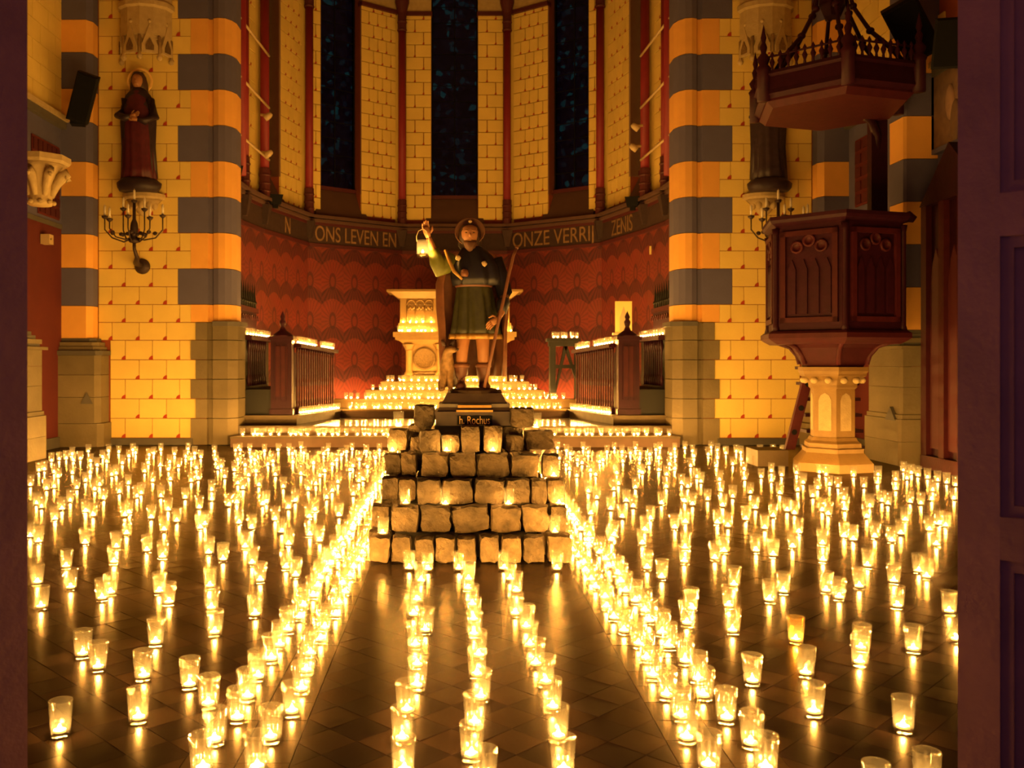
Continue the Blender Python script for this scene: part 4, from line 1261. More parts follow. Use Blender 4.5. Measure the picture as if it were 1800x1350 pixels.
# ================================================================== CHOIR SCREENS, STALLS
SCREEN_TOP = {}
for s, side in ((-1,'left'),(1,'right')):
    X = lambda x: AX + s*x
    zb, zt = Z3, 1.60
    p0, p1 = Vector((X(2.62),15.0,0)), Vector((X(2.20),16.56,0))
    o = thing('choir_screen', 'dark red oak choir screen with thin turned balusters, %s of the altar steps' % side, 'screen', (p0.x,p0.y,zb))
    dv = (p1-p0); dl = dv.length; ang = atan2(dv.y, dv.x)
    zt1 = 1.515
    # panelled end post with a pointed finial
    px_ = X(2.82)
    pb = MB(); pb.box(-.19,-.16,0,.19,.16,.10); pb.box(-.17,-.14,.10,.17,.14,1.22); pb.box(-.20,-.17,1.22,.20,.17,1.28)
    post = ob('post', pb.mesh('post', M['wood']), o, (px_-p0.x, 14.90-p0.y, 0))
    ob('post_panel', MB().box(-.10,-.155,.30,.10,-.14,1.12).mesh('pp', M['woodlit']), post)
    for q in range(3):
        ob('post_rib', MB().box(-.10+.085*q,-.165,.25,-.085+.085*q,-.14,1.16).mesh('pr', M['wood']), post)
    ob('finial', MB().lathe([(.20,1.28),(.16,1.31),(.06,1.38),(.035,1.44),(.05,1.48),(.055,1.52),(.03,1.56),(.045,1.60),(.0,1.70)],10).mesh('fin', M['wood'], True), post)
    if s > 0:
        pass
    # rails
    def rail(nm, z0a, z0b, th, wd, m):
        b_ = MB()
        e = Vector((dv.y,-dv.x,0)).normalized()*wd
        a0, a1 = Vector((0,0,0)), dv
        b_.add([a0+e+Vector((0,0,z0a)),a1+e+Vector((0,0,z0b)),a1-e+Vector((0,0,z0b)),a0-e+Vector((0,0,z0a)),
                a0+e+Vector((0,0,z0a+th)),a1+e+Vector((0,0,z0b+th)),a1-e+Vector((0,0,z0b+th)),a0-e+Vector((0,0,z0a+th))],
               [(0,3,2,1),(4,5,6,7),(0,1,5,4),(1,2,6,5),(2,3,7,6),(3,0,4,7)])
        return ob(nm, b_.mesh(nm, m), o)
    rail('top_rail', zt-zb-.06, zt1-zb-.06, .06, .09, M['wood'])
    rail('bottom_rail', 0.0, 0.0, .10, .05, M['wood'])
    NB = 17
    for k in range(NB):
        t = (k+.5)/NB
        q = dv*t
        zz = (zt-zb-.06)*(1-t) + (zt1-zb-.06)*t
        ob('baluster', MB().lathe([(.022,.10),(.014,.14),(.022,.20),(.013,.24),(.015,.50),(.022,.54),(.013,.60),(.013,zz-.10),(.024,zz-.06),(.014,zz)],8,(q.x,q.y,0)).mesh('bal', M['woodlit'], True), o)
        ob('boss', MB().ball((q.x,q.y,zz-.03),.026,n=8,m=6).mesh('boss', M['wood'], True), o)
    ob('back_panel', MB().prism([(.0+s*.10,.05),(dv.x+s*.10,dv.y),(dv.x+s*.12,dv.y),(s*.12,.05)], .45, 1.02).mesh('bp', M['wood']), o)
    SCREEN_TOP[s] = ((p0.x, p0.y+.05, zt), (p1.x, p1.y, zt1))
    # stalls against the side wall
    st_ = thing('choir_stall', 'dark carved choir stalls with a row of pinnacles along the %s wall' % side, 'stall', (X(3.52), 15.6, Z3))
    def S(b_, nm, m, smooth=False):
        return ob(nm, b_.xf(Matrix.Translation((-X(3.52),-15.6,-Z3))).mesh(nm, m, smooth), st_)
    a, b2 = sorted((X(3.46),X(3.66)))
    S(MB().box(a,14.80,Z3,b2,16.9,1.66), 'back', M['blackwood'])
    a, b2 = sorted((X(3.30),X(3.66)))
    S(MB().box(a,14.78,1.66,b2,16.95,1.735), 'rail', M['wood'])
    S(MB().box(min(X(2.95),X(3.46)),14.80,Z3,max(X(2.95),X(3.46)),16.9,.85), 'seat', M['blackwood'])
    a, b2 = sorted((X(3.54),X(3.64)))
    S(MB().box(a,14.80,1.735,b2,16.25,2.20), 'upper_back', M['wood'])
    S(MB().box(min(X(3.50),X(3.64)),14.80,2.16,max(X(3.50),X(3.64)),16.25,2.24), 'tracery_rail', M['woodlit'])
    for k in range(9):
        y = 14.88 + k*.165
        ht = .80 if k == 0 else .45
        S(MB().lathe([(.035,2.24),(.035,2.32),(.05,2.34),(.03,2.38),(.0,2.24+ht)],6,(X(3.57),y,0)), 'pinnacle', M['blackwood'])
        S(MB().lathe([(.02,.90),(.03,1.0),(.015,1.1),(.015,1.45),(.03,1.55),(.02,1.66)],8,(X(3.40),y+.1,0)), 'colonnette', M['wood'], True)
        if k < 8:
            yc = y+.082
            arc = [(X(3.49), yc+.07*cos(t), 2.02+.08*sin(t)) for t in [pi*i/8 for i in range(9)]]
            S(MB().tube(arc,.012,6), 'arch_moulding', M['woodlit'], True)

# black trestle stand at the right of the altar steps
STAND = (1.95, 17.35, 0)
sx0 = U(988,0,17.35).x
sd_ = thing('trestle_stand', 'black wooden trestle stand carrying candles beside the right choir screen', 'stand', (sx0, 17.35, .595))
ztop = 1.15
ob('top', MB().box(-.30,-.14,ztop-.06,.34,.14,ztop).mesh('top', M['blackwood']), sd_)
ob('top_rail', MB().box(-.26,-.11,ztop-.15,.30,.11,ztop-.06).mesh('tr', M['blackwood']), sd_)
ob('leg', MB().box(-.24,-.10,0,-.13,.10,ztop-.15).mesh('leg', M['blackwood']), sd_)
ob('leg', MB().box(.24,-.10,0,.32,.10,ztop-.15).mesh('leg', M['blackwood']), sd_)
ob('brace', MB().slab([(-.13,.08),(-.13,.22),(.03,ztop-.15),(.10,ztop-.15)],-.05,.05).mesh('b', M['blackwood']), sd_)
ob('brace', MB().slab([(.24,.40),(.24,.54),(.10,ztop-.15),(.03,ztop-.15)],-.05,.05).mesh('b', M['blackwood']), sd_)
ob('cross_bar', MB().box(-.14,-.045,.58,.25,.045,.65).mesh('cb', M['blackwood']), sd_)
STAND = (sx0, 17.35, .595+ztop)

# cream arched card on a stand behind the right screen
cp_ = U(1096, 585, 15.9)
cd = thing('card_stand', 'cream card with a pointed arch on a thin stand behind the right choir screen', 'stand', (cp_.x, cp_.y, Z3))
hz = cp_.z - Z3
ob('pole', MB().lathe([(.10,0),(.10,.02),(.015,.04),(.015,hz)],10).mesh('pole', M['wood'], True), cd)
ob('card', MB().box(-.145,-.012,hz,.145,.012,hz+.55).mesh('card', M['paper']), cd)
ob('arch_print', MB().slab([(-.07,hz+.03),(.07,hz+.03),(.07,hz+.26),(0,hz+.46),(-.07,hz+.26)],-.016,-.011).mesh('ap', M['lamp']), cd)
ob('ledge', MB().box(-.19,-.05,hz-.04,.19,.04,hz).mesh('ld', M['lamp']), cd)
# small card on the apse wall
q = U(1160, 440, 16.85)
tag(ob('wall_card', MB().box(-.012,-.03,-.075,.012,.03,.075).mesh('wc', M['paper']), None, (AX+3.62, 16.85, q.z)), 'small cream card fixed on the red wall right of the apse', 'card')

# ================================================================== LAMPS AND SPEAKERS IN THE APSE
def spotlamp(px, py, d, s, lab):
    p = U(px, py, d)
    o = thing('spot_lamp', lab, 'lamp', p, group='small spot lamps on the apse shafts')
    ob('arm', MB().tube([(-s*.16,.02,.02),(0,0,0)],.025,8).mesh('arm', M['lamp'], True), o)
    ob('housing', MB().lathe([(.055,-.10),(.06,-.02),(.05,.03),(.03,.06)],12).xf(Matrix.Rotation(s*.9,4,'Y')).mesh('hs', M['lamp'], True), o)
spotlamp(473,203,16.85,1,'upper small ivory spot lamp on the left apse shaft')
spotlamp(474,269,16.85,1,'lower small ivory spot lamp on the left apse shaft')
spotlamp(1115,222,16.85,-1,'upper small ivory spot lamp on the right apse shaft')
spotlamp(1112,258,16.85,-1,'lower small ivory spot lamp on the right apse shaft')
def mini_speaker(px, py, d, rz, lab):
    p = U(px, py, d)
    o = thing('floodlight', lab, 'floodlight', (p.x,p.y,p.z), rz)
    ob('housing', MB().frustum(0,0,-.08,.10,.08,.10,.14,.10).mesh('h', M['black']), o)
    ob('foot', MB().box(-.05,-.04,-.15,.05,.04,-.08).mesh('f', M['black']), o)
mini_speaker(484,352,17.35,.3,'small black floodlight on the left apse cornice')
mini_speaker(1112,356,17.35,-.3,'small black floodlight on the right apse cornice')
mini_speaker(412,303,15.2,.3,'small black floodlight high beside the left chancel respond')

# loudspeakers on the nave walls
def loudspeaker(c, tilt, yaw, lab, sz=(.15,.13,.36)):
    o = thing('loudspeaker', lab, 'loudspeaker', c, yaw)
    hx, hy, hz_ = sz
    b_ = MB(); b_.cbox(-hx,-hy,-hz_,hx,hy,hz_,.03)
    ob('cabinet', b_.xf(Matrix.Rotation(tilt[0],4,'X') @ Matrix.Rotation(tilt[1],4,'Y')).mesh('cab', M['black']), o)
    g = MB().box(-hx*.85,-hy-.006,-hz_*.9,hx*.85,-hy+.004,hz_*.9).xf(Matrix.Rotation(tilt[0],4,'X') @ Matrix.Rotation(tilt[1],4,'Y'))
    ob('grille', g.mesh('gr', M['lead']), o)
    ob('bracket', MB().tube([(0,hy*.5,0),(-yaw*.5,hy+.40,-.05)],.025,8).mesh('br', M['iron'], True), o)
c = U(146,172,13.5); loudspeaker((c.x,13.5,c.z),(.35,.28),.25,'black column loudspeaker tilted down on the left corner pier')
ob('bracket', MB().box(-.2,.12,-.36,.0,.3,-.24).mesh('bk', M['black']), bpy.data.objects['loudspeaker'])
c = U(1602,52,10.9); loudspeaker((c.x,10.9,c.z),(.45,-.45),-.4,'larger black loudspeaker high above the pulpit canopy',(.20,.16,.36))
c = U(1668,76,9.8); loudspeaker((c.x,9.8,c.z),(.3,.1),-.5,'black loudspeaker beside the door edge, right of the larger one',(.15,.14,.26))
# alarm box on the left wall
p = U(112,421,13.3)
al2 = thing('alarm_box', 'small ivory alarm box on the left red wall', 'alarm', (AX-6.03, 13.3, p.z))
ob('box', MB().box(0,-.07,-.07,.13,.07,.07).mesh('bx', M['lamp']), al2)
ob('indicator', MB().ball((.135,-.03,.0),.012,n=8,m=6).mesh('in', M['sleeve'], True), al2)

# memorial tablets on the side walls
def memorial(s, y0, y1, z0, z1, rows, cols, lab):
    xw = AX + s*6.038
    o = thing('memorial_panel', lab, 'plaque', (xw, (y0+y1)/2, z0))
    t = s*-.02
    a, b2 = sorted((0, t)); hy = (y1-y0)/2; H = z1-z0
    ob('board', MB().box(a,-hy,0,b2,hy,H).mesh('bd', M['redwall']), o)
    for r in range(rows):
        for c_ in range(cols):
            ya = -hy + (2*hy)*(c_+.12)/cols; yb = -hy+(2*hy)*(c_+.88)/cols
            za = H*(r+.16)/rows; zb2 = H*(r+.84)/rows
            a2, b3 = sorted((t, t*1.8))
            ob('tablet', MB().box(a2,ya,za,b3,yb,zb2).mesh('tb', M['redring']), o)
memorial(-1,12.95,13.85,4.05,4.55,2,6,'upper red lettered panel on the grey band of the left wall')
memorial(-1,13.15,13.85,3.45,3.95,3,4,'lower red lettered panel on the grey band of the left wall')
memorial(1,12.75,13.7,3.62,4.62,5,4,'red lettered panel on the grey right wall, seen behind the pulpit')

# foliate capital on the left nave pier
cz = U(70,362,11.55).z
ca = thing('foliage_corbel', 'pale stone foliage corbel on the left nave pier', 'corbel', (-5.24, 11.55, cz))
ob('bell', MB().lathe([(.12,0),(.15,.03),(.14,.08),(.16,.25),(.25,.45),(.30,.52)],16).mesh('bell', M['carved'], True), ca)
ob('abacus', MB().lathe([(.33,.52),(.36,.55),(.36,.62)],8,rot=pi/8).mesh('ab', M['carved']), ca)
for k in range(8):
    a = 2*pi*k/8
    q = lambda r_, z_: (r_*cos(a), r_*sin(a), z_)
    ob('leaf', MB().tube([q(.14,.12),q(.19,.26),q(.26,.37),q(.33,.42),q(.35,.37),q(.32,.34)],[.03,.05,.06,.05,.04,.015],8).mesh('lf', M['carved'], True), ca)
    ob('bead', MB().ball((.155*cos(a+.4),.155*sin(a+.4),.04),.035,.035,.03,8,6).mesh('lf', M['carved'], True), ca)

# ================================================================== PULPIT
PX_, PY_ = U(1463,0,11.0).x, 11.0
pu = thing('pulpit', 'dark red carved oak pulpit on a pale stone column with a crowned sounding board', 'pulpit', (PX_, PY_, 0))
def hexa(r, rot=radians(-13), n=6):
    return [(r*sin(rot+2*pi*k/n), -r*cos(rot+2*pi*k/n)) for k in range(n)]
def ring(nm, spec, m, parent=pu, n=6, rot=radians(-13), smooth=False):
    b_ = MB(); vs = []; fs = []
    for r_, z in spec: vs += [(x,y,z) for x,y in hexa(r_, rot, n)]
    for j in range(len(spec)-1):
        for i in range(n): fs.append((j*n+i,j*n+(i+1)%n,(j+1)*n+(i+1)%n,(j+1)*n+i))
    fs.append(tuple(range(n))[::-1]); fs.append(tuple((len(spec)-1)*n+i for i in range(n)))
    b_.add(vs, fs)
    return ob(nm, b_.mesh(nm, m, smooth), parent)
zq = lambda y: 1.3 + (636-y)*11.0/1600
ped = ring('column_base', [(.48,0),(.48,.10),(.37,.22),(.37,.27),(.34,.28),(.34,.33),(.30,.36),(.28,.40)], M['altar'])
col = ring('column', [(.265,.40),(.265,zq(683))], M['altar'])
for k in range(6):
    a0, a1 = hexa(.268)[k], hexa(.268)[(k+1)%6]
    m0 = ((a0[0]+a1[0])/2, (a0[1]+a1[1])/2); an = atan2(a1[1]-a0[1], a1[0]-a0[0])
    ob('blind_arch', MB().slab([(-.075,.48),(.075,.48),(.075,.84),(.05,.90),(0,.93),(-.05,.90),(-.075,.84)],-.004,.02).xf(Matrix.Translation((m0[0]*.995,m0[1]*.995,0)) @ Matrix.Rotation(an,4,'Z')).mesh('ba', M['carved']), col)
cap = ring('capital', [(.27,zq(683)),(.29,zq(680)),(.29,zq(676)),(.31,zq(668)),(.40,zq(660)),(.40,zq(657)),(.42,zq(652)),(.42,zq(645))], M['altar'])
for k in range(12):
    a = 2*pi*k/12
    ob('leaf', MB().ball((.33*sin(a),-.33*cos(a),zq(668)),.045,.045,.04,8,6).mesh('lf', M['carved'], True), cap)
ring('tapered_corbel', [(.36,zq(645)),(.50,zq(612)),(.55,zq(606))], M['woodlit'])
for k in range(6):
    x, y = hexa(1)[k]
    pts = [(x*r_, y*r_, z) for r_, z in ((.40,zq(640)),(.43,zq(625)),(.52,zq(610)),(.66,zq(603)),(.80,zq(600)))]
    ob('curved_bracket', MB().tube(pts,[.03,.03,.028,.028,.03],8).mesh('cbk', M['woodlit'], True), pu)
ring('floor_moulding', [(.78,zq(606)),(.86,zq(600)),(.90,zq(596)),(.90,zq(588)),(.86,zq(584))], M['woodlit'])
tub = ring('tub', [(.80,zq(584)),(.80,zq(400))], M['wood'])
ring('tub_cornice', [(.80,zq(404)),(.86,zq(399)),(.88,zq(394)),(.88,zq(388))], M['wood'])
for k in range(6):
    a0, a1 = hexa(.80)[k], hexa(.80)[(k+1)%6]
    m0 = Vector(((a0[0]+a1[0])/2, (a0[1]+a1[1])/2, 0)); an = atan2(a1[1]-a0[1], a1[0]-a0[0])
    T = Matrix.Translation(m0) @ Matrix.Rotation(an,4,'Z')
    z0, z1 = zq(570), zq(415)
    fr = MB()
    fr.box(-.33,-.04,z0,-.27,.01,z1); fr.box(.27,-.04,z0,.33,.01,z1); fr.box(-.33,-.04,z0,.33,.01,z0+.06); fr.box(-.33,-.04,z1-.06,.33,.01,z1)
    pf = ob('panel_frame', fr.xf(T).mesh('pf', M['woodlit']), tub)
    for q in range(4):
        xx = -.20+.135*q
        lz = MB().slab([(xx-.045,z0+.10),(xx+.045,z0+.10),(xx+.045,z1-.45),(xx,z1-.33),(xx-.045,z1-.45)],-.025,.01)
        ob('lancet', lz.xf(T).mesh('lz', M['wood']), pf)
    for q in range(3):
        rs = MB().lathe([(.075,0),(.075,.03),(.05,.035),(.05,.01),(.0,.012)],14).xf(T @ Matrix.Translation((-.14+.14*q,0,z1-.19+(.07 if q==1 else 0))) @ Matrix.Rotation(pi/2,4,'X'))
        ob('rosette', rs.mesh('rs', M['woodlit'], True), pf)
    ob('corner_shaft', MB().lathe([(.05,zq(584)),(.035,zq(575)),(.035,zq(420)),(.05,zq(408))],8,(a0[0],a0[1],0)).mesh('csf', M['wood'], True), tub)
# back post and canopy
bx, by = .74, .42
ob('back_post', MB().box(bx-.10,by-.06,zq(392),bx+.10,by+.06,zq(195)).mesh('bpst', M['wood']), pu)
ob('post_brace', MB().tube([(bx,by,zq(265)),(bx-.02,by-.03,zq(225)),(bx-.12,by-.10,zq(200)),(bx-.32,by-.22,zq(188))],[.05,.055,.055,.05],8).mesh('pbr', M['wood'], True), pu)
ob('desk_arm', MB().tube([(.78,-.1,zq(388)),(.86,-.14,zq(384)),(.92,-.16,zq(390))],[.06,.07,.04],8).mesh('da', M['wood'], True), pu)
zc = lambda y: 1.3 + (636-y)*11.0/1600
ring('canopy_soffit', [(.84,zc(200)),(.92,zc(190)),(.92,zc(186))], M['woodlit'])
can = ring('canopy', [(.93,zc(186)),(1.0,zc(180)),(.98,zc(172)),(.96,zc(150)),(1.0,zc(146)),(.98,zc(140))], M['wood'])
for k in range(6):
    x, y = hexa(.97)[k]
    ob('pinnacle', MB().lathe([(.075,zc(190)),(.075,zc(140)),(.09,zc(135)),(.05,zc(128)),(.08,zc(118)),(.03,zc(108)),(.045,zc(98)),(.02,zc(90)),(.035,zc(82)),(.0,zc(58))],8,(x,y,0)).mesh('pn', M['wood'], True), can)
    a0, a1 = Vector((*hexa(.96)[k],0)), Vector((*hexa(.96)[(k+1)%6],0))
    for q in range(1,10):
        p = a0.lerp(a1, q/10)
        ob('cresting', MB().lathe([(.020,zc(141)),(.014,zc(134)),(.034,zc(126)),(.012,zc(119)),(.026,zc(114)),(.0,zc(107))],6,(p.x,p.y,0)).mesh('cr', M['wood'], True), can)
    ob('cresting_rail', MB().tube([a0+Vector((0,0,zc(116))),a1+Vector((0,0,zc(116)))],.012,6).mesh('crr', M['wood'], True), can)
    # ribs rising to the crown
    xr, yr = hexa(.80)[k]
    pts = [(xr,yr,zc(135)),(xr*.86,yr*.86,zc(110)),(xr*.55,yr*.55,zc(70)),(xr*.30,yr*.30,zc(20)),(xr*.18,yr*.18,zc(-60))]
    rb = ob('crown_rib', MB().tube(pts,[.03,.03,.026,.024,.024],7).mesh('rb', M['wood'], True), can)
    for q in (1,2,3):
        ob('crocket', MB().ball(pts[q],.05,.05,.04,8,6).mesh('ck', M['wood'], True), rb)
ob('crown_core', MB().lathe([(.10,zc(30)),(.16,zc(10)),(.14,zc(-60)),(.05,zc(-120))],6).mesh('cc', M['wood']), can)
# steps at the back with a pierced rail
stp = MB()
ob('stone_step', MB().box(-.80,.30,0,-.42,.75,.20).mesh('ss', M['stepstone']), pu)
for k in range(6):
    ob('stair_tread', MB().box(-.10+.0*k,.50+.04*k,.20+.2*k,.62,.54+.04*k+.2,.24+.2*k).mesh('tr', M['wood']), pu)
ob('stair_string', MB().slab([(-.42,.20),(-.30,.20),(-.02,1.30),(-.14,1.30)],.40,.46).mesh('sr', M['woodlit']), pu)
for k in range(3):
    ob('pierced_hole', MB().lathe([(.035,0),(.035,.012)],10).xf(Matrix.Translation((-.31+.085*k,.40,.42+.30*k)) @ Matrix.Rotation(pi/2,4,'X')).mesh('ph', M['black']), pu)

# confessional along the right wall and the relief above it
cf = thing('confessional', 'tall dark red oak confessional with pointed gable against the right wall', 'confessional', (AX+5.80, 10.55, 0))
cx0 = -.0
ob('body', MB().box(.0,-.62,.0,.20,.62,3.2).mesh('body', M['wood']), cf)
for y in (-.60,-.2,.2,.60):
    ob('pilaster', MB().box(-.07,y-.06,0,.0,y+.06,3.2).mesh('pil', M['woodlit']), cf)
for y in (-.4,0,.4):
    ar = [(y-.13,.25),(y+.13,.25),(y+.13,2.2),(y+.07,2.5),(y,2.66),(y-.07,2.5),(y-.13,2.2)]
    b_ = MB(); n = len(ar)
    b_.add([(-.025,a,z) for a,z in ar]+[(.01,a,z) for a,z in ar],[tuple(range(n)),tuple(range(n,2*n))[::-1]]+[(i,(i+1)%n,n+(i+1)%n,n+i) for i in range(n)])
    ob('lancet_panel', b_.mesh('lp', M['redring']), cf)
g = [(-.66,3.2),(.66,3.2),(0,3.85)]
b_ = MB(); b_.add([(-.09,a,z) for a,z in g]+[(.20,a,z) for a,z in g],[(0,1,2),(5,4,3),(0,3,4,1),(1,4,5,2),(2,5,3,0)])
ob('gable', b_.mesh('ga', M['wood']), cf)
ob('plinth', MB().box(-.09,-.64,0,.02,.64,.16).mesh('pli', M['woodlit']), cf)
rp = thing('relief_picture', 'coloured relief picture on the right wall above the confessional', 'picture', (AX+6.04, 10.9, 3.95))
ob('panel', MB().box(-.05,-.5,0,-.002,.5,1.0).mesh('pa', M['paint1']), rp)
fr = MB(); fr.box(-.08,-.56,-.06,0,-.5,1.06); fr.box(-.08,.5,-.06,0,.56,1.06); fr.box(-.08,-.5,-.06,0,.5,0); fr.box(-.08,-.5,1.0,0,.5,1.06)
ob('frame', fr.mesh('fr', M['slate']), rp)
for k, (y, z, r_) in enumerate(((-.15,.55,.12),(.12,.5,.14),(.0,.25,.16))):
    ob('relief_figure', MB().ball((-.05,y,z),.04,r_*.7,r_*1.6,10,8).mesh('rf', M['paint1'], True), rp)

# ================================================================== ENTRANCE DOORS standing open towards the church
def leaf(nm, hinge, free, lab, side):
    h, f = Vector((*hinge,0)), Vector((*free,0))
    d = (f-h); L_ = d.length; an = atan2(d.y, d.x)
    o = thing(nm, lab, 'door', (hinge[0],hinge[1],.02), an)
    o['kind'] = 'structure'
    del o['category']
    th = .055
    def B(n_, x0, z0, x1, z1, y0=-th/2, y1=th/2, m=M['doorwood'], parent=o):
        return ob(n_, MB().box(x0,y0,z0,x1,y1,z1).mesh(n_, m), parent)
    B('stile', L_-.095, 0, L_, 3.3); B('stile', 0, 0, .12, 3.3)
    rails = [(0,.16),(.775,.885),(1.60,1.71),(2.5,2.6),(3.2,3.3)]
    for z0, z1 in rails: B('rail', .12, z0, L_-.095, z1)
    for (a, b2), (c_, d_) in zip(rails[:-1], rails[1:]):
        pn = B('panel', .12, b2, L_-.095, c_, -.010, .010)
        mo = MB()
        for (x0,z0,x1,z1) in ((.12,b2,.15,c_),(L_-.125,b2,L_-.095,c_),(.15,b2,L_-.125,b2+.03),(.15,c_-.03,L_-.125,c_)):
            mo.box(x0,-.020,z0,x1,.020,z1)
        ob('panel_moulding', mo.mesh('pm', M['doorwood']), pn)
        B('raised_field', .20, b2+.08, L_-.175, c_-.08, -.016, .016, parent=pn)
    return o
leaf('door_1', (2.20,1.72), (1.335,2.40), 'right panelled oak door leaf standing half open', 'r')
leaf('door_2', (-2.00,1.72), (-1.13,2.40), 'left panelled oak door leaf standing half open in shadow', 'l')


# ================================================================== CANDLES
GH, GT, GB = 0.122, 0.0405, 0.0315     # glass height, top and foot radius

def glass_mesh(kind, n=40):
    def rz(z): return GB + (GT-GB)*(z/GH)**.9
    outer = [(GB*.93,0),(GB,.003),(rz(.012),.012),(rz(.03),.03),(rz(.05),.05),(rz(.07),.07),(rz(.085),.085),(rz(.1),.1),(rz(.114),.114),(GT,GH-.002),(GT-.0012,GH)]
    inner = [(GT-.0028,GH-.001),(rz(.1)-.0035,.1),(rz(.05)-.004,.05),(rz(.016)-.006,.014),(.004,.012)]
    def mod(a, j, z):
        if kind == 'fluted' and 2 <= j <= 8: return 1 + .055*cos(10*a)
        if kind == 'bubbled' and 3 <= j <= 9:
            return 1 + (.085 if z > .06 else .02)*cos(8*a + (pi if j % 2 else 0))
        return 1
    b_ = MB()
    prof = [(.004,0)] + outer + inner
    b_.lathe(prof, n, mod=lambda a, j, z: mod(a, j-1, z))
    return b_
def tea_mesh(n=14):
    b_ = MB()
    b_.lathe([(.0205,.0125),(.0212,.014),(.0216,.0195),(.0206,.0195),(.0204,.0175)], n)
    return b_
def wax_mesh(n=14):
    return MB().lathe([(.0200,.0142),(.0203,.0178),(.006,.0188),(.0012,.0186)], n)
def flame_mesh(n=8):
    return MB().lathe([(.0002,.0200),(.0046,.0220),(.0066,.0260),(.0056,.0305),(.0028,.0350),(.0002,.0390)], n)

def pattern_glow(kd, x, y, z):  # pressed pattern mixed with refracted streaks and rim glow set into the scatter
    h = min(1, max(0, z/GH))**1.3
    a = atan2(y, x)
    if z > GH-.006: return 1.2
    if kd == 'fluted': return h*(.35 + 1.5*max(0, cos(10*a))**2) + .1*max(0, cos(10*a))
    if kd == 'bubbled': return h*(.35 + (1.6 if z > .06 else .5)*max(0, cos(8*a + (pi if int(z*80) % 2 else 0)))**2)
    return h*.8
G3 = {}
for kd in ('smooth','fluted','bubbled'):
    for mt in ('glass','amber'):
        gm = glass_mesh(kd); G3[kd, mt] = gm.mesh('glass_'+kd, M[mt], True, [pattern_glow(kd, *p) for p in gm.v])
TEA = tea_mesh().mesh('tealight_cup', M['candlewax'], True)
WAX = wax_mesh().mesh('wax', M['candlewax'], True)
FLM = flame_mesh().mesh('flame', M['flame'], True)

# --- what the photo shows: flame positions on the floor, read in several regions of the picture
def grab(x0, y0, k, pts):
    return [(x0+p[0]*k, y0+p[1]*k, p[2] if len(p) > 2 else None) for p in pts]
obs = []
obs += grab(40,760,.1778, [(160,370),(215,360),(285,275),(360,258),(430,250),(500,268),(490,210),(570,255),(650,185),(610,190),(670,280),(735,320),
 (790,240),(830,285),(850,180),(800,185),(950,190),(1050,232),(985,300),(1115,200),(1090,170),(1205,378),(1240,295),(1250,220),(1295,205),(1365,168),
 (1360,315),(1455,285),(1500,210),(1440,362),(1540,328),(1610,235),(1635,160),(1665,262),(1700,205),(1760,240),(1715,345),(1735,448),(1665,470),
 (1460,455),(1285,470),(1045,495),(880,412),(925,400),(665,390),(490,395),(310,385),(350,430),(75,512),(235,548),(310,530),(535,540),(620,470),
 (710,555),(760,510),(800,640),(955,578),(1130,622),(1170,590),(1365,620),(1605,635),(1745,730),(135,690),(185,725),(315,840),(385,742),(470,665),
 (620,765),(695,805),(1010,805),(1050,780),(1270,828),(1435,752),(1525,860)])
obs += grab(340,760,.2, [(65,215),(15,180),(185,165),(195,235),(215,310),(245,295),(370,155),(410,150),(390,235),(495,150),(505,215),(540,240),(625,160),
 (655,275),(700,250),(745,150),(765,170),(455,285),(360,325),(550,335),(485,370),(840,150),(870,185),(875,258),(945,130),(970,180),(1055,265),(720,365),
 (945,358),(1145,185),(1185,150),(1155,335),(1110,375),(1220,275),(1260,240),(1300,195),(1345,170),(1395,145),(1375,325),(1400,290),(1460,235),(1520,165),
 (1530,300),(1600,220),(1635,155),(1270,430),(1075,445),(1010,490),(790,470),(575,455),(435,480),(390,440),(275,385),(160,495),(40,395),(20,305),(50,650),
 (160,580),(310,628),(385,605),(610,620),(640,600),(835,650),(895,590),(1070,670),(1015,730),(1170,565),(1220,505),(1405,535),(1455,420),(1490,405),
 (1280,715),(720,752),(400,780)])
obs += grab(40,900,.1778, [(70,222),(155,272),(615,287),(1030,195),(925,325,'s'),(1230,357,'s'),(1395,160),(1755,140),(430,515,'b'),(900,470,'b'),(1385,422,'b'),
 (140,672,'b'),(470,720,'b'),(185,905,'b'),(785,825,'b'),(870,770,'b'),(1350,760,'b'),(1440,865,'b')])
obs += grab(340,900,.1889, [(60,130),(105,100),(425,90),(545,132,'s'),(765,55),(820,165,'f'),(1080,195,'f'),(1070,35),(1170,248,'f'),(890,280,'f'),(485,305,'s'),
 (145,360,'s'),(275,420,'b'),(550,455,'b'),(865,495,'b'),(950,568,'b'),(620,612,'b'),(155,665,'b'),(170,865,'b'),(570,925,'b')])
obs += grab(40,1060,.2148, [(490,390,'b'),(615,495,'b'),(1090,295,'b'),(985,568,'b'),(1365,635,'b'),(310,1010,'s'),(945,905,'s')])
obs += grab(320,1060,.2148, [(270,215,'b'),(220,790,'f')])
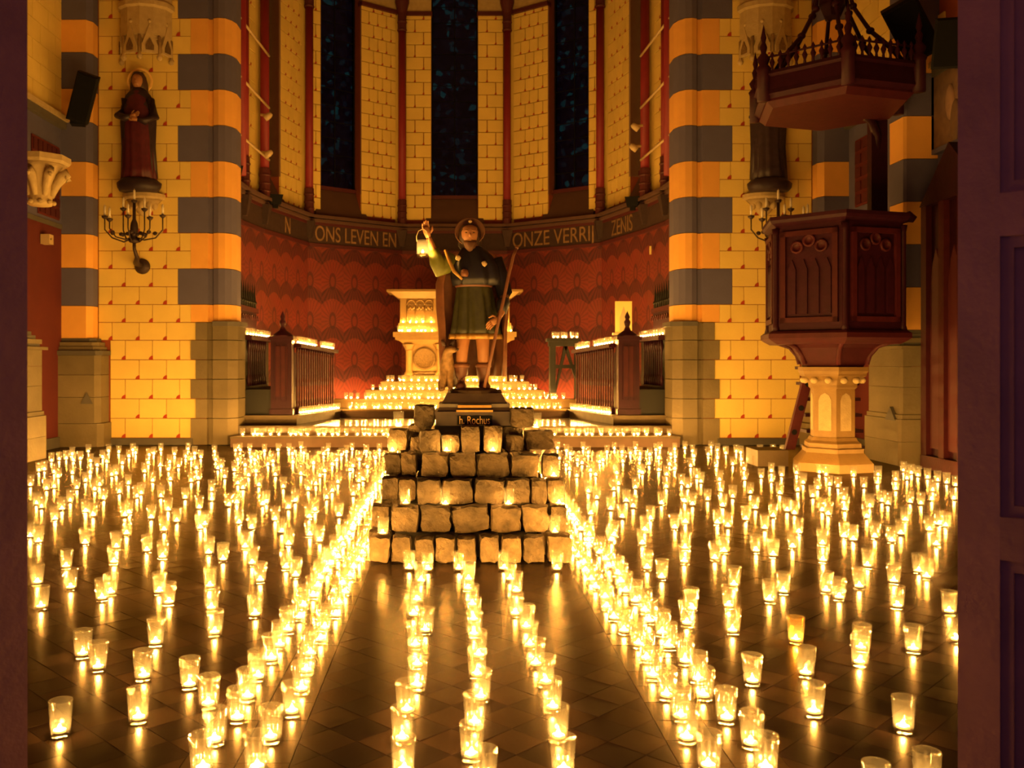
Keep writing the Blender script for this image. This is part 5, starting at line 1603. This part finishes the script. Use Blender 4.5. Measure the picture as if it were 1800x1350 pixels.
obs += grab(970,760,.2, [(50,135),(275,135),(160,185),(130,160),(320,175),(65,225),(225,240),(265,265),(125,285),(155,315),(220,375),(420,255),(450,240),(340,330),
 (385,365),(320,510),(395,565),(485,170),(550,135),(615,170),(625,250),(570,352),(545,490),(585,445),(690,180),(735,135),(775,185),(770,235),
 (770,340),(795,350),(735,475),(655,590),(520,660),(715,640),(615,730),(860,190),(855,270),(915,150),(950,135),(940,220),(940,325),(1010,365),(1005,470),
 (965,612),(870,745),(1045,190),(1080,145),(1085,210),(1035,275),(1080,315),(1140,437),(1195,470),(1165,595),(1235,620),(1170,775),(1170,135),(1250,205),
 (1235,160),(1220,290),(1250,290),(1275,385),(1310,425),(1370,578),(1400,130),(1375,190),(1455,155),(1455,220),(1445,290),(1475,410),(1485,500),(1505,632),
 (1455,780),(1540,785),(1530,180),(1590,275),(1590,555),(1620,165),(1660,175),(1665,235),(1690,315),(1695,400),(1745,520),(1785,525),(1785,650),(1705,748),(345,700)])
obs += grab(1320,790,.2111, [(75,15),(185,10),(265,15),(35,110),(125,95),(170,175),(85,222),(170,252),(255,208),(380,190),(435,270),(390,330),(240,355),(35,365),
 (35,478),(300,495),(365,520),(185,542),(115,640),(395,675),(515,380),(555,315),(570,185),(625,205),(715,175),(655,285),(725,300),(855,210),(940,300),
 (1055,270),(1060,205),(1205,320),(1205,245),(1300,235),(1335,190),(1390,210),(1470,228),(1555,250),(1630,268),(1705,290),(1325,425),(1415,440),(1505,405),
 (1515,330),(1090,418),(1140,440),(990,462),(965,550),(780,485),(775,400),(595,495),(645,525),(775,710),(850,735),(1035,712),(1170,745),(1250,685),
 (1285,575),(1490,655),(1565,605),(1625,622),(1540,775),(595,768),(350,795),(1690,400),(1270,170)])
obs += grab(990,900,.1889, [(760,150,'s'),(450,245,'f'),(470,200),(735,275,'b'),(780,498,'s'),(920,585,'s'),(1130,440,'s'),(1035,130),(1140,315,'b'),
 (1535,115),(1495,345,'s'),(1415,412,'f'),(1790,340,'b'),(1590,655,'b'),(1545,845,'b'),(1190,870,'b')])
obs += grab(1320,900,.2111, [(350,275,'s'),(60,305,'b'),(185,340,'b'),(600,245,'s'),(600,382,'b'),(775,187,'b'),(850,215,'b'),(1030,190,'s'),(1165,222,'b'),
 (1545,258,'s'),(975,428,'s'),(905,598,'b'),(625,632,'b'),(730,688,'f'),(270,640,'s'),(160,710,'f'),(1190,555,'b'),(1215,757,'b'),(1395,470,'b'),(1465,518,'s'),(1650,805,'s')])
obs += grab(1000,1060,.2148, [(970,140,'b'),(1340,200,'b'),(1500,605,'b')])
obs += grab(1340,1060,.2148, [(275,275,'a'),(355,540,'b'),(420,855,'b'),(800,455,'s'),(815,340,'f'),(1235,350,'s'),(1155,980,'s'),(1345,1455,'b'),(930,1560,'s'),(1580,270,'b')])
FZ = .030
floor_c = []
kept = []
for px, py, kd in obs:
    if any(abs(px-a) < 4.5 and abs(py-b2) < 4.5 for a, b2 in kept): continue
    kept.append((px, py))
    p = F(px, py, FZ)
    if p.y > 13.65: p.y = 13.65 - R.random()*.25; p.x = (px-VPX)*p.y/FPX
    p.x = max(-5.1 if p.y > 13.4 else -5.75, min(5.75, p.x))
    if 10.9 < p.y and p.x > 5.05 and p.y < 12.3: p.x = 5.0
    k_ = {'s':'smooth','f':'fluted','b':'bubbled','a':'amber'}.get(kd) or R.choice(['smooth','fluted','fluted','bubbled'])
    if any(hypot(p.x-c[0], p.y-c[1]) < .088 for c in floor_c): continue
    floor_c.append((p.x, p.y, 0.0, k_, 'left scatter' if p.x < FAX else 'right scatter'))
# two lines of candles on either border of the aisle
for xx, lb in ((-.613,'left inner'),(-.785,'left outer'),(.813,'right inner'),(.982,'right outer')):
    y = 2.86 + R.random()*.08
    while y < 13.5:
        k_ = R.choice(['smooth','fluted','fluted','fluted'])
        floor_c.append((xx+R.gauss(0,.013), y, 0.0, k_, lb))
        floor_c[:] = [c for c in floor_c[:-1] if 'scatter' not in c[4] or hypot(c[0]-floor_c[-1][0], c[1]-y) > .088] + floor_c[-1:]
        y += .182 + R.random()*.05
# three rows up the middle of the aisle
def aisle(lb, pts):
    for px, py, _ in grab(600,980,.2778, pts):
        p = F(px, py, FZ); floor_c.append((p.x, p.y, 0.0, R.choice(['smooth','fluted','fluted']), lb))
aisle('aisle left', [(545,60),(505,130),(480,250),(452,340),(535,440),(470,535),(478,655),(482,785),(410,940),(385,1115),(392,1318)])
aisle('aisle middle', [(798,68),(808,120),(800,180),(825,280),(838,372),(840,465),(865,595),(858,715),(885,860),(845,1020),(825,1220),(905,1395)])
aisle('aisle right', [(1068,120),(1105,195),(1105,335),(1172,420),(1190,535),(1232,650),(1290,765),(1330,920),(1370,1105),(1402,1312)])
# foot of the stone pile
for px, py in ((720,991),(806,992),(884,991),(977,992)):
    p = F(px, py, FZ); p.y -= .06; floor_c.append((p.x, p.y, 0.0, 'smooth', 'foot of the pile'))
# candles on the stones (tops are set by the pile)
for (x, y, z) in PILE_SPOTS: floor_c.append((x, y, z, 'smooth', 'on the pile'))

# candles of the chancel: first step, altar steps, stall rails, altar ledges, black stand
far_c = []
def line(p0, p1, n, jit=.02, skip=()):
    for i in range(n):
        t = (i+.5)/n
        if any(a < t < b2 for a, b2 in skip): continue
        q = [p0[k]+(p1[k]-p0[k])*t for k in range(3)]
        far_c.append((q[0]+R.gauss(0,jit), q[1], q[2]))
line((AX-3.32,13.90,Z1),(AX+3.32,13.90,Z1), 58, .03)
line((AX-2.0,16.75,Z3),(AX+2.0,16.75,Z3), 37, .02)
line((AX-2.12,17.16,.595),(AX+2.12,17.16,.595), 36, .02)
line((AX-1.62,17.56,.753),(AX+1.62,17.56,.753), 27, .02)
line((AX-1.38,17.95,.908),(AX+1.38,17.95,.908), 23, .02)
for s in (-1,1):
    X = lambda x: AX+s*x
    line((X(2.56),14.98,Z3),(X(2.10),16.55,Z3), 17, .0)            # foot of the screen
    line(SCREEN_TOP[s][0], SCREEN_TOP[s][1], 16, .0, ((.52,.62),))  # top of the screen
    line((X(3.40),14.80,1.735),(X(3.40),16.75,1.735), 9, .0)        # stall rail
for s in (-1,1):
    line((AX+s*1.10,18.30,2.075),(AX+s*.42,18.30,2.075), 5, .01)
    line((AX+s*1.19,18.17,1.895),(AX+s*.42,18.17,1.895), 8, .02)
for s in (-1,1):     # added unseen candles behind the lowest steps, to make the hanging glow
    line((AX+s*1.50,19.88,Z2),(AX+s*2.60,19.10,Z2), 22, .02)
    line((AX+s*1.50,19.70,Z2),(AX+s*2.50,18.90,Z2), 20, .02)
line((STAND[0]-.20,STAND[1],STAND[2]),(STAND[0]+.30,STAND[1],STAND[2]), 6, .02)

# --- the 300 that show largest are things of their own
uniq = []
for c in floor_c[::-1]:
    if all(hypot(c[0]-q[0], c[1]-q[1]) > .084 or abs(c[2]-q[2]) > .1 for q in uniq): uniq.append(c)
floor_c = uniq
floor_c.sort(key=lambda c: hypot(c[0], c[1]))
def seen(c):
    px = VPX + FPX*c[0]/c[1]
    return 30 < px < 1720
vis = [c for c in floor_c if seen(c)]
near, far_floor = vis[:300], vis[300:]
ORD = ['nearest','second','third','fourth','fifth','sixth','seventh','eighth','ninth','tenth','eleventh','twelfth']
def nth(i):
    if i < len(ORD): return ORD[i]
    n = i+1
    return '%d%s' % (n, 'th' if 10 < n % 100 < 14 else {1:'st',2:'nd',3:'rd'}.get(n % 10, 'th'))
WHERE = {'left scatter': 'on the open floor left of the aisle', 'right scatter': 'on the open floor right of the aisle',
 'left inner': 'in the line along the left aisle edge', 'left outer': 'in the outer line left of the aisle',
 'right inner': 'in the line along the right aisle edge', 'right outer': 'in the outer line right of the aisle',
 'aisle left': 'in the left row up the aisle', 'aisle middle': 'in the middle row up the aisle', 'aisle right': 'in the right row up the aisle',
 'foot of the pile': 'at the foot of the stone pile', 'on the pile': 'standing on the stone pile'}
cnt = {}
for x, y, z, k_, lb in near:
    i = cnt.get(lb, 0); cnt[lb] = i+1
    desc = {'smooth':'smooth','fluted':'fluted','bubbled':'bubbled','amber':'amber'}[k_]
    o = thing('votive_candle', 'lit %s glass candle, %s %s' % (desc, (nth(i)+' nearest') if i else 'nearest', WHERE[lb]),
              'candle', (x, y, z + (.0005 if z == 0 else 0)), R.random()*6.28, WHERE[lb].replace('in the','candles in the',1) if WHERE[lb].startswith('in') else 'candles '+WHERE[lb])
    g = ob('glass', G3[('smooth' if k_=='amber' else k_), 'amber' if k_=='amber' else 'glass'], o)
    t = ob('tealight', TEA, o, (R.uniform(-.004,.004), R.uniform(-.004,.004), 0))
    ob('wax', WAX, t); ob('flame', FLM, t)
# --- the rest, further off, together
b_ = MB(); FR = []
lo_g = [(.004,0),(GB,.001),(GB+.0055,.06),(GT,GH),(GT-.0028,GH-.001),(GB+.002,.06),(.026,.013),(.004,.012)]
for c in [(x,y,z) for x,y,z,_,_ in far_floor] + far_c:
    x, y, z = c
    st = R.uniform(.95,1.06)
    ph = R.random()*3
    b_.cur = 0
    nf = R.choice((0,.05,.05))
    b_.lathe([(r*st if i else r, zz*st) for i,(r,zz) in enumerate(lo_g)], 12, (x,y,z+.0005), mod=(lambda a, j, zz: 1+nf*cos(6*a)) if nf else None, rot=ph)
    FR += [min(1, max(0, (p[2]-z)/GH))**1.3 for p in b_.v[len(FR):]]
    b_.cur = 1
    b_.lathe([(.0205,.0125),(.0212,.0185),(.004,.019)], 8, (x,y,z+.0005))
    b_.cur = 2
    b_.lathe([(.0002,.0200),(.0064,.0255),(.0048,.032),(.0002,.039)], 6, (x,y,z+.0005))
    FR += [0.0]*(len(b_.v)-len(FR))
o = ob('votive_candles', b_.mesh('votive_candles', [M['glass'], M['candlewax'], M['flame']], True, FR))
o['kind'] = 'stuff'
tag(o, 'hundreds of small lit glass candles at the back and on the altar steps', 'candles')
